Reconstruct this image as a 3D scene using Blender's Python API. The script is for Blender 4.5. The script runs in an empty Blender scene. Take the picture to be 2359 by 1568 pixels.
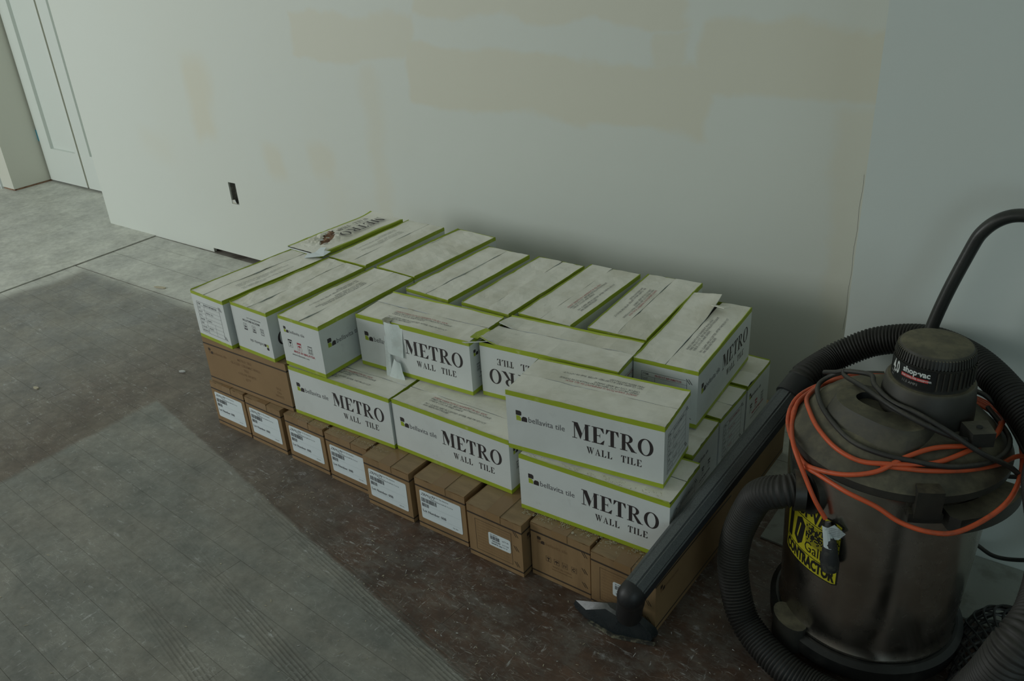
import bpy, bmesh, math, random
from mathutils import Vector, Matrix, noise
random.seed(7)
PI = math.pi
S = bpy.context.scene
COL = S.collection

# ------------------------------------------------------------------ camera
cam = bpy.data.cameras.new('camera'); camo = bpy.data.objects.new('camera', cam); COL.objects.link(camo)
camo.location = (0, 0, 1.27544); camo.rotation_euler = (1.092809, 0.055902, 0.617018)
cam.sensor_width = 36.0; cam.lens = 1992.554 / 2359 * 36; cam.clip_start = .05
S.camera = camo
# ------------------------------------------------------------------ light, exposure
S.view_settings.view_transform = 'Standard'; S.view_settings.look = 'None'
S.view_settings.exposure = 0.0; S.view_settings.gamma = 1.0; S.view_settings.use_curve_mapping = False
w = bpy.data.worlds.new('world'); S.world = w; w.use_nodes = True
w.node_tree.nodes['Background'].inputs[0].default_value = (.80, .86, .80, 1)
w.node_tree.nodes['Background'].inputs[1].default_value = .19
def area(name, loc, target, sx, sy, power, color):
    l = bpy.data.lights.new(name, 'AREA'); l.shape = 'RECTANGLE'; l.size = sx; l.size_y = sy
    l.energy = power; l.color = color
    o = bpy.data.objects.new(name, l); COL.objects.link(o); o.location = loc
    o.rotation_euler = (Vector(target) - Vector(loc)).to_track_quat('-Z', 'Y').to_euler()
    return o
# daylight coming through the windows of the room: a wide one far to the left, one behind on the right
area('daylight_left_window', (-4.6, -1.2, 1.35), (-3.2, 1.6, .5), 1.8, 1.5, 53, (.95, 1.0, .98))
area('daylight_back_window', (-2.1, -2.6, 1.9), (-1.6, 1.6, .3), 2.4, 1.5, 11.5, (1.0, 1.0, .92))
area('daylight_right_window', (1.2, -.4, .85), (.0, 1.7, .1), 1.3, 1.1, 6.5, (.70, .92, 1.0))

# ------------------------------------------------------------------ materials
def nn(t, k, **kw):
    n = t.nodes.new(k)
    for a, b in kw.items(): setattr(n, a, b)
    return n
def mixc(t, fac, a, b):
    m = nn(t, 'ShaderNodeMix', data_type='RGBA')
    for s, v in ((0, fac), (6, a), (7, b)):
        if hasattr(v, 'is_output') or isinstance(v, bpy.types.NodeSocket): t.links.new(v, m.inputs[s])
        elif s == 0: m.inputs[0].default_value = v
        else: m.inputs[s].default_value = (*v, 1)
    return m.outputs[2]
def math_(t, op, a, b=None, c=None, clamp=False):
    m = nn(t, 'ShaderNodeMath', operation=op, use_clamp=clamp)
    for i, v in enumerate((a, b, c)):
        if v is None: continue
        if isinstance(v, bpy.types.NodeSocket): t.links.new(v, m.inputs[i])
        else: m.inputs[i].default_value = v
    return m.outputs[0]
def ramp(t, v, lo, hi):
    m = nn(t, 'ShaderNodeMapRange', interpolation_type='SMOOTHSTEP')
    t.links.new(v, m.inputs[0]); m.inputs[1].default_value = lo; m.inputs[2].default_value = hi
    return m.outputs[0]
def noise_(t, vec, scale, detail=4, rough=.6, dist=0.0):
    n = nn(t, 'ShaderNodeTexNoise'); n.inputs['Scale'].default_value = scale
    n.inputs['Detail'].default_value = detail; n.inputs['Roughness'].default_value = rough
    n.inputs['Distortion'].default_value = dist
    t.links.new(vec, n.inputs['Vector']); return n.outputs[0]
def coords(t, scale=(1, 1, 1), rot=(0, 0, 0), rnd=False):
    c = nn(t, 'ShaderNodeTexCoord'); mp = nn(t, 'ShaderNodeMapping')
    mp.inputs['Scale'].default_value = scale; mp.inputs['Rotation'].default_value = rot
    t.links.new(c.outputs['Object'], mp.inputs['Vector'])
    if rnd:
        oi = nn(t, 'ShaderNodeObjectInfo'); mu = nn(t, 'ShaderNodeVectorMath', operation='MULTIPLY_ADD')
        cb = nn(t, 'ShaderNodeCombineXYZ')
        for i in range(3): t.links.new(oi.outputs['Random'], cb.inputs[i])
        t.links.new(cb.outputs[0], mu.inputs[0]); mu.inputs[1].default_value = (37, 51, 23)
        t.links.new(mp.outputs[0], mu.inputs[2]); return mu.outputs[0]
    return mp.outputs[0]
def newmat(name, rough=.7, metal=0.0, spec=None):
    m = bpy.data.materials.new(name); m.use_nodes = True; t = m.node_tree
    b = t.nodes['Principled BSDF']; b.inputs['Roughness'].default_value = rough; b.inputs['Metallic'].default_value = metal
    if spec is not None: b.inputs['Specular IOR Level'].default_value = spec
    return m, t, b
def bump(t, b, h, strength=.3, dist=.001):
    n = nn(t, 'ShaderNodeBump'); n.inputs['Strength'].default_value = strength; n.inputs['Distance'].default_value = dist
    t.links.new(h, n.inputs['Height']); t.links.new(n.outputs[0], b.inputs['Normal'])
def simple(name, col, rough=.7, metal=0.0, dirt=None, dscale=8, dlo=.45, dhi=.65, bmp=0.0, bscale=60, stretch=(1, 1, 1), rnd=True, spec=None):
    m, t, b = newmat(name, rough, metal, spec); v = coords(t, stretch, rnd=rnd)
    if dirt:
        c = mixc(t, ramp(t, noise_(t, v, dscale, 6, .65), dlo, dhi), col, dirt); t.links.new(c, b.inputs['Base Color'])
    else: b.inputs['Base Color'].default_value = (*col, 1)
    if bmp: bump(t, b, noise_(t, v, bscale, 4), bmp)
    return m
def dusty(name, col, dust, rough=.55, amount=.75, fine=90, big=9, top=True, metal=0.0):
    # dust settles on surfaces that face up
    m, t, b = newmat(name, rough, metal); v = coords(t, rnd=True)
    g = nn(t, 'ShaderNodeNewGeometry'); sp = nn(t, 'ShaderNodeSeparateXYZ'); t.links.new(g.outputs['Normal'], sp.inputs[0])
    up = ramp(t, sp.outputs[2], .25, .95)
    n1 = ramp(t, noise_(t, v, big, 5, .65), .35, .65); n2 = ramp(t, noise_(t, v, fine, 4, .7), .38, .62)
    f = math_(t, 'MULTIPLY', math_(t, 'MULTIPLY_ADD', n1, .7, .3), math_(t, 'MULTIPLY_ADD', n2, .4, .6))
    f = math_(t, 'MULTIPLY', f, math_(t, 'MULTIPLY_ADD', up, amount, .10))
    t.links.new(mixc(t, f, col, dust), b.inputs['Base Color'])
    r = math_(t, 'MULTIPLY_ADD', f, .45, rough, clamp=True); t.links.new(r, b.inputs['Roughness'])
    bump(t, b, noise_(t, v, 220, 3), .15)
    return m

M = {}
def carton_white(name, base, soil, amt):
    m, t, b = newmat(name, .62); v = coords(t, rnd=True)
    f = ramp(t, noise_(t, v, 7, 6, .62), .42, .68)
    c = mixc(t, math_(t, 'MULTIPLY', f, amt), base, soil)
    f2 = ramp(t, noise_(t, coords(t, (1, 5, 1), rnd=True), 26, 5, .7), .60, .74)
    c = mixc(t, math_(t, 'MULTIPLY', f2, amt * .55), c, tuple(x * .62 for x in soil))
    t.links.new(c, b.inputs['Base Color']); bump(t, b, noise_(t, v, 30, 5), .25, .002)
    return m
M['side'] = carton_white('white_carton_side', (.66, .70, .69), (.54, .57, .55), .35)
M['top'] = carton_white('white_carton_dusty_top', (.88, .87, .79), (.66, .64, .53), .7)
M['green'] = simple('lime_green_ink', (.34, .43, .025), .5, dirt=(.48, .53, .17), dscale=26, dlo=.55, dhi=.78)
M['ink'] = simple('black_ink', (.035, .028, .03), .5)
M['greyink'] = simple('grey_ink', (.10, .10, .11), .6)
M['faint'] = simple('faint_grey_ink', (.36, .37, .34), .6)
M['red'] = simple('red_ink', (.42, .05, .07), .5)
M['torn'] = simple('torn_paper_edge', (.62, .66, .65), .9, dirt=(.52, .50, .40), dscale=40)
M['pulp'] = simple('torn_cardboard_pulp', (.30, .18, .11), .9, dirt=(.16, .08, .05), dscale=50, bmp=.5)
M['dark'] = simple('gap_shade', (.035, .03, .025), .9)  # near-black colour stands in for shade in recesses and inside cartons
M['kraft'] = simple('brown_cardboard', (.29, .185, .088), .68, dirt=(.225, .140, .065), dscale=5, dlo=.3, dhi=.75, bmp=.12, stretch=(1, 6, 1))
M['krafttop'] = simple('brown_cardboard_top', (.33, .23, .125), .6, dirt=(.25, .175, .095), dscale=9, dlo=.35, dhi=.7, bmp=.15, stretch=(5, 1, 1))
M['kraftline'] = simple('black_line_on_cardboard', (.045, .032, .022), .6)
M['kraftink'] = simple('brown_black_ink', (.045, .028, .018), .6)
M['kraftfaint'] = simple('faint_brown_ink', (.19, .11, .05), .6)
M['tape'] = simple('brown_packing_tape', (.275, .175, .085), .22)
M['sheet'] = simple('white_label_paper', (.72, .80, .83), .5)
M['lgrey'] = simple('label_line', (.40, .47, .50), .5)

def serial(mesh): return mesh
# ------------------------------------------------------------------ mesh helpers
def link(name, me, parent=None, mat=None, matrix=None):
    o = bpy.data.objects.new(name, me); COL.objects.link(o)
    if parent: o.parent = parent
    if matrix is not None: o.matrix_local = matrix
    if mat is not None and me is not None and not me.materials: me.materials.append(mat)
    return o
def empty(name, loc=(0, 0, 0), rz=0.0):
    o = bpy.data.objects.new(name, None); COL.objects.link(o); o.location = loc; o.rotation_euler = (0, 0, rz)
    o.empty_display_size = .05
    return o
def tag(o, label=None, cat=None, group=None, kind=None):
    if label: o['label'] = label
    if cat: o['category'] = cat
    if group: o['group'] = group
    if kind: o['kind'] = kind
    return o
def mesh(name, verts, faces, mats=(), fm=None, smooth=False):
    me = bpy.data.meshes.new(name); me.from_pydata([tuple(v) for v in verts], [], faces)
    for m in mats: me.materials.append(m)
    if fm: me.polygons.foreach_set('material_index', fm)
    if smooth: me.polygons.foreach_set('use_smooth', [True] * len(me.polygons))
    me.update(); return me
class MB:
    def __init__(s): s.v = []; s.f = []; s.m = []
    def add(s, vs, fs, mi=0):
        b = len(s.v); s.v += [tuple(x) for x in vs]
        for f in fs: s.f.append([b + i for i in f]); s.m.append(mi)
    def box(s, x0, y0, z0, x1, y1, z1, mi=0):
        s.add([(x0, y0, z0), (x1, y0, z0), (x1, y1, z0), (x0, y1, z0), (x0, y0, z1), (x1, y0, z1), (x1, y1, z1), (x0, y1, z1)],
              [(0, 3, 2, 1), (4, 5, 6, 7), (0, 1, 5, 4), (1, 2, 6, 5), (2, 3, 7, 6), (3, 0, 4, 7)], mi)
    def poly(s, pts, z=0.0, mi=0):
        s.add([(x, y, z) for x, y in pts], [tuple(range(len(pts)))], mi)
    def rect(s, x0, y0, x1, y1, z=0.0, mi=0): s.poly([(x0, y0), (x1, y0), (x1, y1), (x0, y1)], z, mi)
    def ring(s, cx, cy, rx, ry, ix, iy, a0=0, a1=360, n=28, z=0.0, mi=0):
        for i in range(n):
            p = math.radians(a0 + (a1 - a0) * i / n); q = math.radians(a0 + (a1 - a0) * (i + 1) / n)
            s.poly([(cx + ix * math.cos(p), cy + iy * math.sin(p)), (cx + rx * math.cos(p), cy + ry * math.sin(p)),
                    (cx + rx * math.cos(q), cy + ry * math.sin(q)), (cx + ix * math.cos(q), cy + iy * math.sin(q))], z, mi)
    def disc(s, cx, cy, rx, ry, n=14, z=0.0, a0=0, a1=360, mi=0):
        s.poly([(cx + rx * math.cos(math.radians(a0 + (a1 - a0) * i / n)), cy + ry * math.sin(math.radians(a0 + (a1 - a0) * i / n))) for i in range(n + (a1 - a0 < 360))], z, mi)
    def build(s, name, mats, parent=None, matrix=None, smooth=False):
        me = mesh(name, s.v, s.f, mats if isinstance(mats, (list, tuple)) else [mats], s.m, smooth)
        return link(name, me, parent, None, matrix)
    def mesh(s, name, mats, smooth=False):
        return mesh(name, s.v, s.f, mats if isinstance(mats, (list, tuple)) else [mats], s.m, smooth)
def solid_poly(pts, z0, z1):
    n = len(pts)
    v = [(x, y, z0) for x, y in pts] + [(x, y, z1) for x, y in pts]
    f = [tuple(range(n))[::-1], tuple(range(n, 2 * n))] + [(i, (i + 1) % n, n + (i + 1) % n, n + i) for i in range(n)]
    return v, f
def catmull(P, n=8):
    P = [Vector(p) for p in P]; out = []
    Q = [P[0] * 2 - P[1]] + P + [P[-1] * 2 - P[-2]]
    for i in range(1, len(Q) - 2):
        a, b, c, d = Q[i - 1:i + 3]
        for k in range(n):
            t = k / n
            out.append(.5 * ((2 * b) + (c - a) * t + (2 * a - 5 * b + 4 * c - d) * t * t + (3 * b - a - 3 * c + d) * t ** 3))
    out.append(P[-1]); return out
def resample(P, step):
    out = [P[0]]; acc = 0.0
    for a, b in zip(P, P[1:]):
        L = (b - a).length; d = step - acc
        while d <= L:
            out.append(a.lerp(b, d / L)); d += step
        acc = (acc + L) % step if L else acc
        acc = L - (d - step)
    return out
def frames(P):
    T = [(P[min(i + 1, len(P) - 1)] - P[max(i - 1, 0)]).normalized() for i in range(len(P))]
    n = T[0].orthogonal().normalized(); N = []
    for t in T:
        n = (n - t * n.dot(t)).normalized(); N.append((t, n, t.cross(n)))
    return N
def tube(P, rad, seg=10, caps=True, mi=0, mb=None):
    mb = mb or MB(); F = frames(P); vs = []
    for i, (p, (t, a, b)) in enumerate(zip(P, F)):
        r = rad(i) if callable(rad) else rad
        for k in range(seg):
            an = 2 * PI * k / seg; vs.append(p + a * (r * math.cos(an)) + b * (r * math.sin(an)))
    fs = [(i * seg + k, i * seg + (k + 1) % seg, (i + 1) * seg + (k + 1) % seg, (i + 1) * seg + k) for i in range(len(P) - 1) for k in range(seg)]
    if caps: fs += [tuple(range(seg))[::-1], tuple((len(P) - 1) * seg + k for k in range(seg))]
    mb.add(vs, fs, mi); return mb
def lathe(prof, c=(0, 0), seg=64, mb=None, mi=0, a0=0, a1=360):
    mb = mb or MB(); full = a1 - a0 >= 360; n = seg + (0 if full else 1); vs = []
    for r, z in prof:
        for k in range(n):
            a = math.radians(a0 + (a1 - a0) * k / seg); vs.append((c[0] + r * math.cos(a), c[1] + r * math.sin(a), z))
    fs = []
    for i in range(len(prof) - 1):
        for k in range(seg):
            k2 = (k + 1) % n if full else k + 1
            fs.append((i * n + k, i * n + k2, (i + 1) * n + k2, (i + 1) * n + k))
    mb.add(vs, fs, mi); return mb
def smooth_angle(o, deg=40):
    me = o.data; me.polygons.foreach_set('use_smooth', [True] * len(me.polygons)); me.update()
    try: me.set_sharp_from_angle(angle=math.radians(deg))
    except Exception: pass
    return o
_txt = {}
def text(s, size, bold=0.0, shear=0.0, sx=1.0, align='LEFT', spacing=1.0, res=2):
    key = (s, size, bold, shear, sx, align, spacing)
    if key in _txt: return _txt[key]
    cu = bpy.data.curves.new('text', 'FONT'); cu.body = s; cu.size = size; cu.shear = shear; cu.offset = bold * size
    cu.resolution_u = res; cu.align_x = align; cu.space_character = spacing; cu.fill_mode = 'FRONT'
    o = bpy.data.objects.new('text', cu); COL.objects.link(o)
    dg = bpy.context.evaluated_depsgraph_get(); me = bpy.data.meshes.new_from_object(o.evaluated_get(dg))
    out = ([(v.co.x * sx, v.co.y, 0.0) for v in me.vertices], [tuple(p.vertices) for p in me.polygons])
    bpy.data.objects.remove(o); bpy.data.curves.remove(cu); bpy.data.meshes.remove(me)
    _txt[key] = out; return out
def put(mb, tx, x, y, mi=0, rot=0.0):
    c, s_ = math.cos(rot), math.sin(rot)
    mb.add([(x + a * c - b * s_, y + a * s_ + b * c, z) for a, b, z in tx[0]], tx[1], mi)

# serif capitals, cap height 1
def R_(a, b, c, d): return [(a, b), (c, b), (c, d), (a, d)]
G = {
 'M': (.96, [R_(0, .955, .22, 1), R_(.10, .02, .145, .98), [(.07, 1), (.30, 1), (.525, .38), (.43, 0)], [(.43, 0), (.47, .15), (.70, .93), (.74, 1)], R_(.68, 0, .86, 1), R_(.68, .955, .96, 1), R_(.60, 0, .96, .045), R_(0, 0, .25, .045)], []),
 'E': (.66, [R_(.09, 0, .27, 1), R_(0, .955, .1, 1), R_(0, 0, .1, .045), R_(.27, .945, .60, 1), [(.45, .95), (.61, .95), (.63, .70), (.605, .70)], R_(.27, .48, .42, .53), [(.40, .5), (.44, .36), (.44, .66)], R_(.27, 0, .62, .055), [(.45, .055), (.62, .055), (.66, .28), (.635, .28)]], []),
 'T': (.66, [R_(.24, 0, .42, 1), R_(.02, .945, .64, 1), [(.02, .95), (.16, .95), (.03, .70), (0, .70)], [(.64, .95), (.50, .95), (.63, .70), (.66, .70)], R_(.14, 0, .52, .045)], []),
 'R': (.80, [R_(.09, 0, .27, 1), R_(0, .955, .1, 1), R_(0, 0, .37, .045), R_(.27, .945, .36, 1), R_(.27, .49, .36, .54), [(.30, .50), (.42, .53), (.80, 0), (.57, 0)], R_(.60, 0, .84, .045)], [(.34, .745, .29, .255, .13, .205, -90, 90)]),
 'O': (.80, [], [(.40, .5, .385, .515, .215, .465, 0, 360)]),
 'W': (1.04, [[(.04, 1), (.24, 1), (.42, .25), (.34, 0)], [(.34, 0), (.375, 0), (.545, .72), (.52, .80)], [(.40, 1), (.60, 1), (.76, .25), (.68, 0)], [(.68, 0), (.715, 0), (.95, 1), (.90, 1)], R_(0, .955, .30, 1), R_(.36, .955, .68, 1), R_(.80, .955, 1.04, 1)], []),
 'A': (.76, [[(.08, 0), (.13, 0), (.40, .93), (.37, 1)], [(.33, .88), (.38, 1.02), (.69, 0), (.49, 0)], R_(.19, .28, .55, .325), R_(0, 0, .24, .045), R_(.40, 0, .76, .045)], []),
 'L': (.68, [R_(.09, 0, .27, 1), R_(0, .955, .37, 1), R_(0, 0, .62, .05), [(.42, .05), (.62, .05), (.65, .32), (.62, .32)]], []),
 'I': (.38, [R_(.10, 0, .28, 1), R_(0, .955, .38, 1), R_(0, 0, .38, .045)], []),
}
def serif(mb, s, x, y, h, sx=1.0, gap=.13, mi=0):
    for ch in s:
        if ch == ' ': x += .75 * h * sx; continue
        wd, polys, rings = G[ch]
        for p in polys:
            mb.poly([(x + a * h * sx, y + b * h) for a, b in p], random.uniform(0, 1e-5), mi)
        for (cx, cy, rx, ry, ix, iy, a0, a1) in rings:
            mb.ring(x + cx * h * sx, y + cy * h, rx * h * sx, ry * h, ix * h * sx, iy * h, a0, a1, 30 if a1 == 360 else 16, 0, mi)
        x += (wd + gap) * h * sx
    return x

# ------------------------------------------------------------------ the room
def patch_mask(t, x, z, x0, x1, z0, z1, fe=.03):
    a = math_(t, 'MULTIPLY', ramp(t, x, x0 - fe, x0 + fe), ramp(t, x, x1 + fe, x1 - fe))
    b = math_(t, 'MULTIPLY', ramp(t, z, z0 - fe, z0 + fe), ramp(t, z, z1 + fe, z1 - fe))
    return math_(t, 'MULTIPLY', a, b)
def wall_mat(name, base, patch, patches, extra=None):
    m, t, b = newmat(name, .55); c = nn(t, 'ShaderNodeTexCoord')
    n = nn(t, 'ShaderNodeTexNoise'); n.inputs['Scale'].default_value = 5; n.inputs['Detail'].default_value = 5
    t.links.new(c.outputs['Object'], n.inputs['Vector'])
    sb = nn(t, 'ShaderNodeVectorMath', operation='SUBTRACT'); t.links.new(n.outputs['Color'], sb.inputs[0]); sb.inputs[1].default_value = (.5, .5, .5)
    ma = nn(t, 'ShaderNodeVectorMath', operation='MULTIPLY_ADD'); t.links.new(sb.outputs[0], ma.inputs[0]); ma.inputs[1].default_value = (.13, .09, .13)
    t.links.new(c.outputs['Object'], ma.inputs[2])
    sp = nn(t, 'ShaderNodeSeparateXYZ'); t.links.new(ma.outputs[0], sp.inputs[0]); x, z = sp.outputs[0], sp.outputs[2]
    f = None
    for (x0, x1, z0, z1, fe, s) in patches:
        k = math_(t, 'MULTIPLY', patch_mask(t, x, z, x0, x1, z0, z1, fe), s)
        f = k if f is None else math_(t, 'MAXIMUM', f, k)
    big = ramp(t, noise_(t, c.outputs['Object'], 1.7, 5, .6), .4, .7)
    base_s = mixc(t, math_(t, 'MULTIPLY', big, .22), base, tuple((p + q) / 2 for p, q in zip(base, patch)))
    col = mixc(t, f, base_s, patch) if f is not None else base_s
    t.links.new(col, b.inputs['Base Color'])
    bump(t, b, noise_(t, c.outputs['Object'], 3.2, 6, .6), .25, .01)
    return m
WB = (.66, .70, .65); WP = (.66, .65, .54)
mw = wall_mat('primed_drywall_with_joint_compound', WB, WP, [
    (-2.36, -1.81, .83, .965, .012, .75), (-1.85, -.86, .71, .885, .012, .85), (-.92, -.39, .815, .985, .012, .85),
    (-1.81, -.95, .972, 1.08, .01, .8), (-2.06, -1.98, .34, .80, .03, .45), (-3.0, -2.86, .48, .80, .04, .8),
    (-2.60, -2.50, .385, .50, .03, .7), (-2.36, -2.25, .42, .535, .03, .65), (-.56, -.36, .0, .80, .02, .55), (-1.02, -.95, .86, .97, .01, .7), (-2.05, -1.99, .3, .82, .02, .5),
    (-3.4, -3.2, .38, .47, .05, .3), (-2.15, -1.7, .15, .33, .08, .3), (-2.3, -2.2, .2, .46, .05, .25), (-3.3, -3.2, 1.2, 1.5, .05, .3)])
mwp = wall_mat('primed_drywall_bluish', (.62, .68, .65), WP, [(-.1, .0, .3, .6, .08, .1)])
mws = wall_mat('primed_drywall_side', (.68, .70, .64), WP, [(-6, -4, .0, 3, .05, .45)])
mdoor = simple('white_door_paint', (.70, .75, .71), .38)
mceil = simple('ceiling_white', (.7, .72, .69), .8)

def grid_wall(name, xs, zs, holes, y0, y1, mat, flip=False):
    mb = MB()
    for xa, xb in zip(xs, xs[1:]):
        for za, zb in zip(zs, zs[1:]):
            cx, cz = (xa + xb) / 2, (za + zb) / 2
            if any(h[0] < cx < h[1] and h[2] < cz < h[3] for h in holes): continue
            mb.box(xa, y0, za, xb, y1, zb)
    o = mb.build(name, mat); tag(o, kind='structure'); return o
holes = [(-2.866, -2.822, .241, .329), (-3.06, -2.62, -1, .018)]
wall_back = grid_wall('wall_back', [-3.82, -3.06, -2.866, -2.822, -2.62, -.35], [0, .018, .241, .329, 2.5], holes, 2.016, 2.030, mw)
mb = MB(); mb.box(-3.82, 2.045, 0, -.35, 2.20, 2.5); o = mb.build('wall_core', simple('bare_stud_timber', (.20, .14, .09), .8, dirt=(.12, .10, .08), dscale=20), wall_back)
mb = MB(); mb.box(-3.832, 2.016, 0, -3.82, 2.30, 2.5); o = mb.build('wall_end', mw, wall_back)
mb = MB(); mb.box(-.394, 1.648, 0, 1.35, 2.20, 2.5); o = mb.build('wall_right_bump', mwp); o.name = 'wall_front_right'; tag(o, kind='structure')
mb = MB(); tube([Vector((-.486 + .0012 * math.sin(k * 1.3), 2.0160, .66 - k * .022)) for k in range(19)], .00035, 4, True, 0, mb); mb.build('plaster_crack', M['greyink'], wall_back)
# recess wall with the closet doors, the short side wall, floor, ceiling
mb = MB(); mb.box(-4.835, 2.32, 0, -3.5, 2.45, 2.5); o = mb.build('wall_recess', mws); tag(o, kind='structure')
mb = MB(); mb.box(-4.96, 2.075, .012, -4.835, 2.45, 2.5); o = mb.build('wall_left', mws); tag(o, kind='structure')
mb = MB(); mb.box(-4.965, 2.065, .0, -4.955, 2.079, 2.5); o = mb.build('corner_bead', simple('corner_bead', (.66, .72, .72), .5), o)
mb = MB(); mb.box(-7.0, 2.45, 0, -4.9, 2.5, 2.5); o = mb.build('wall_far', mws); tag(o, kind='structure')
# closet doors
mline = simple('door_groove_shade', (.42, .44, .40), .6)
def door_leaf(name, x0, x1, rails):
    mb = MB(); y = 2.292; st = .095
    mb.box(x0, y, .014, x1, y + .026, 2.05)
    # raised stiles and rails
    for a, b_, c, d in ((x0, x0 + st, .014, 2.05), (x1 - .03, x1, .014, 2.05), (x0 + st, x1 - .03, .014, .195), (x0 + st, x1 - .03, 1.95, 2.05)):
        mb.box(a, y - .017, c, b_, y, d)
    o = mb.build(name, mdoor); tag(o, kind='structure'); return o
d1 = door_leaf('door_1', -4.82, -4.456, 0); d2 = door_leaf('door_2', -4.440, -3.84, 0)
mb = MB(); mb.box(-4.456, 2.284, .014, -4.440, 2.30, 2.05); mb.build('edge_gap', simple('olive_door_gap', (.28, .24, .13), .8), d2)  # olive strip filling the slot between the two leaves
mb = MB(); mb.box(-4.83, 2.296, .0, -3.83, 2.318, .013); mb.build('threshold_shade', M['dark'], d1)  # solid dark strip drawn for the shade below the doors
mb = MB(); mb.box(-4.957, 2.079, .0, -4.837, 2.29, .011); mb.build('base_gap', M['pulp'], bpy.data.objects['wall_left'])
# ceiling and the unseen walls that close the room; windows are open to the sky
mb = MB(); mb.box(-7, -3.5, 2.5, 1.35, 2.5, 2.56); o = mb.build('ceiling', mceil); tag(o, kind='structure')
mb = MB(); mb.box(1.35, -3.5, 0, 1.4, 2.2, 2.5); o = mb.build('wall_right', mwp); tag(o, kind='structure')

# ------------------------------------------------------------------ floor
def floor_mat(name, kind):
    m, t, b = newmat(name, .5); c = nn(t, 'ShaderNodeTexCoord')
    mp = nn(t, 'ShaderNodeMapping'); mp.inputs['Rotation'].default_value = (0, 0, math.radians(5)); t.links.new(c.outputs['Object'], mp.inputs['Vector'])
    n = nn(t, 'ShaderNodeTexNoise'); n.inputs['Scale'].default_value = 3.5; n.inputs['Detail'].default_value = 6; t.links.new(c.outputs['Object'], n.inputs['Vector'])
    sb = nn(t, 'ShaderNodeVectorMath', operation='SUBTRACT'); t.links.new(n.outputs['Color'], sb.inputs[0]); sb.inputs[1].default_value = (.5, .5, .5)
    ma = nn(t, 'ShaderNodeVectorMath', operation='MULTIPLY_ADD'); t.links.new(sb.outputs[0], ma.inputs[0]); ma.inputs[1].default_value = (.22, .10, 0)
    t.links.new(c.outputs['Object'], ma.inputs[2]); sp = nn(t, 'ShaderNodeSeparateXYZ'); t.links.new(ma.outputs[0], sp.inputs[0])
    sr = nn(t, 'ShaderNodeSeparateXYZ'); t.links.new(c.outputs['Object'], sr.inputs[0])
    def st(scale, sc, lo, hi, d=5, ro=.65, rot=5):
        mp2 = nn(t, 'ShaderNodeMapping'); mp2.inputs['Rotation'].default_value = (0, 0, math.radians(rot)); mp2.inputs['Scale'].default_value = sc
        t.links.new(c.outputs['Object'], mp2.inputs['Vector']); return ramp(t, noise_(t, mp2.outputs[0], scale, d, ro), lo, hi)
    X, Y = sp.outputs[0], sp.outputs[1]; x, y = sr.outputs[0], sr.outputs[1]
    wood = mixc(t, st(9, (1, 1, 1), .35, .7), (.070, .044, .032), (.118, .068, .044))
    wood = mixc(t, math_(t, 'MULTIPLY', st(13, (1, 1.6, 1), .44, .62, 8, .72), .62), wood, (.150, .138, .120))
    dust = mixc(t, st(6, (1, 1, 1), .3, .7), (.27, .265, .23), (.235, .245, .235))
    pale = mixc(t, st(5, (1, 1, 1), .3, .7), (.56, .57, .51), (.48, .49, .45))
    mid = mixc(t, st(12, (1, 1, 1), .35, .65), (.185, .162, .130), (.130, .110, .090))
    # how worn: grows towards the left; boards beside the cartons keep their brown
    f_mid = ramp(t, X, -1.05, -1.75)
    f_mid = math_(t, 'MULTIPLY', f_mid, math_(t, 'MULTIPLY_ADD', ramp(t, noise_(t, c.outputs['Object'], 4, 4, .6), .3, .62), .35, .65))
    col = mixc(t, f_mid, wood, mid)
    f_left = ramp(t, X, -2.15, -2.9); col = mixc(t, math_(t, 'MULTIPLY', f_left, .85), col, dust)
    # sanded / adhesive-smeared area in front: edge runs obliquely
    e = math_(t, 'ADD', sr.outputs[1], math_(t, 'MULTIPLY', math_(t, 'ADD', sr.outputs[0], 2.18), .222))   # y + .222 (x + 2.18)
    nb = math_(t, 'MULTIPLY', math_(t, 'SUBTRACT', noise_(t, c.outputs['Object'], 9, 3), .5), .02)
    fa = ramp(t, math_(t, 'ADD', e, nb), 1.143, 1.133); fa = math_(t, 'MULTIPLY', fa, ramp(t, math_(t, 'ADD', x, nb), -2.20, -2.17))
    film = mixc(t, st(3.2, (1, 2.2, 1), .35, .65), (.20, .21, .19), (.265, .26, .225))
    # comb ridges left by the trowel, in bands along the boards
    er = math_(t, 'SINE', math_(t, 'MULTIPLY', math_(t, 'ADD', e, math_(t, 'MULTIPLY', nb, .3)), 760))
    band = math_(t, 'MAXIMUM', math_(t, 'MULTIPLY', ramp(t, e, 1.17, 1.15), ramp(t, e, 1.08, 1.118)), math_(t, 'MAXIMUM', math_(t, 'MULTIPLY', ramp(t, e, .95, .935), ramp(t, e, .885, .905)), math_(t, 'MULTIPLY', ramp(t, e, .80, .79), ramp(t, e, .74, .76))))
    band = math_(t, 'MULTIPLY', band, ramp(t, x, -1.75, -1.0))
    col = mixc(t, math_(t, 'MULTIPLY', fa, .93), col, film)
    rid = math_(t, 'MULTIPLY', ramp(t, er, .1, .8), math_(t, 'MULTIPLY', band, .55)); col = mixc(t, rid, col, (.08, .075, .06))
    # pale plaster dust near the wall and far left
    fp = math_(t, 'MAXIMUM', ramp(t, Y, 1.58, 1.66), ramp(t, X, -3.36, -3.44)); col = mixc(t, fp, col, pale)
    # whitish scuffs
    s1 = math_(t, 'MULTIPLY', st(26, (1, 4, 1), .57, .68, 6, .7, 20), st(5, (1, 1, 1), .43, .58)); s2 = math_(t, 'MULTIPLY', st(30, (4, 1, 1), .59, .69, 6, .7, -25), st(4, (1, 1, 1), .42, .56))
    s3 = st(9, (1, 14, 1), .66, .74, 4, .7, 8)
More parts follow.
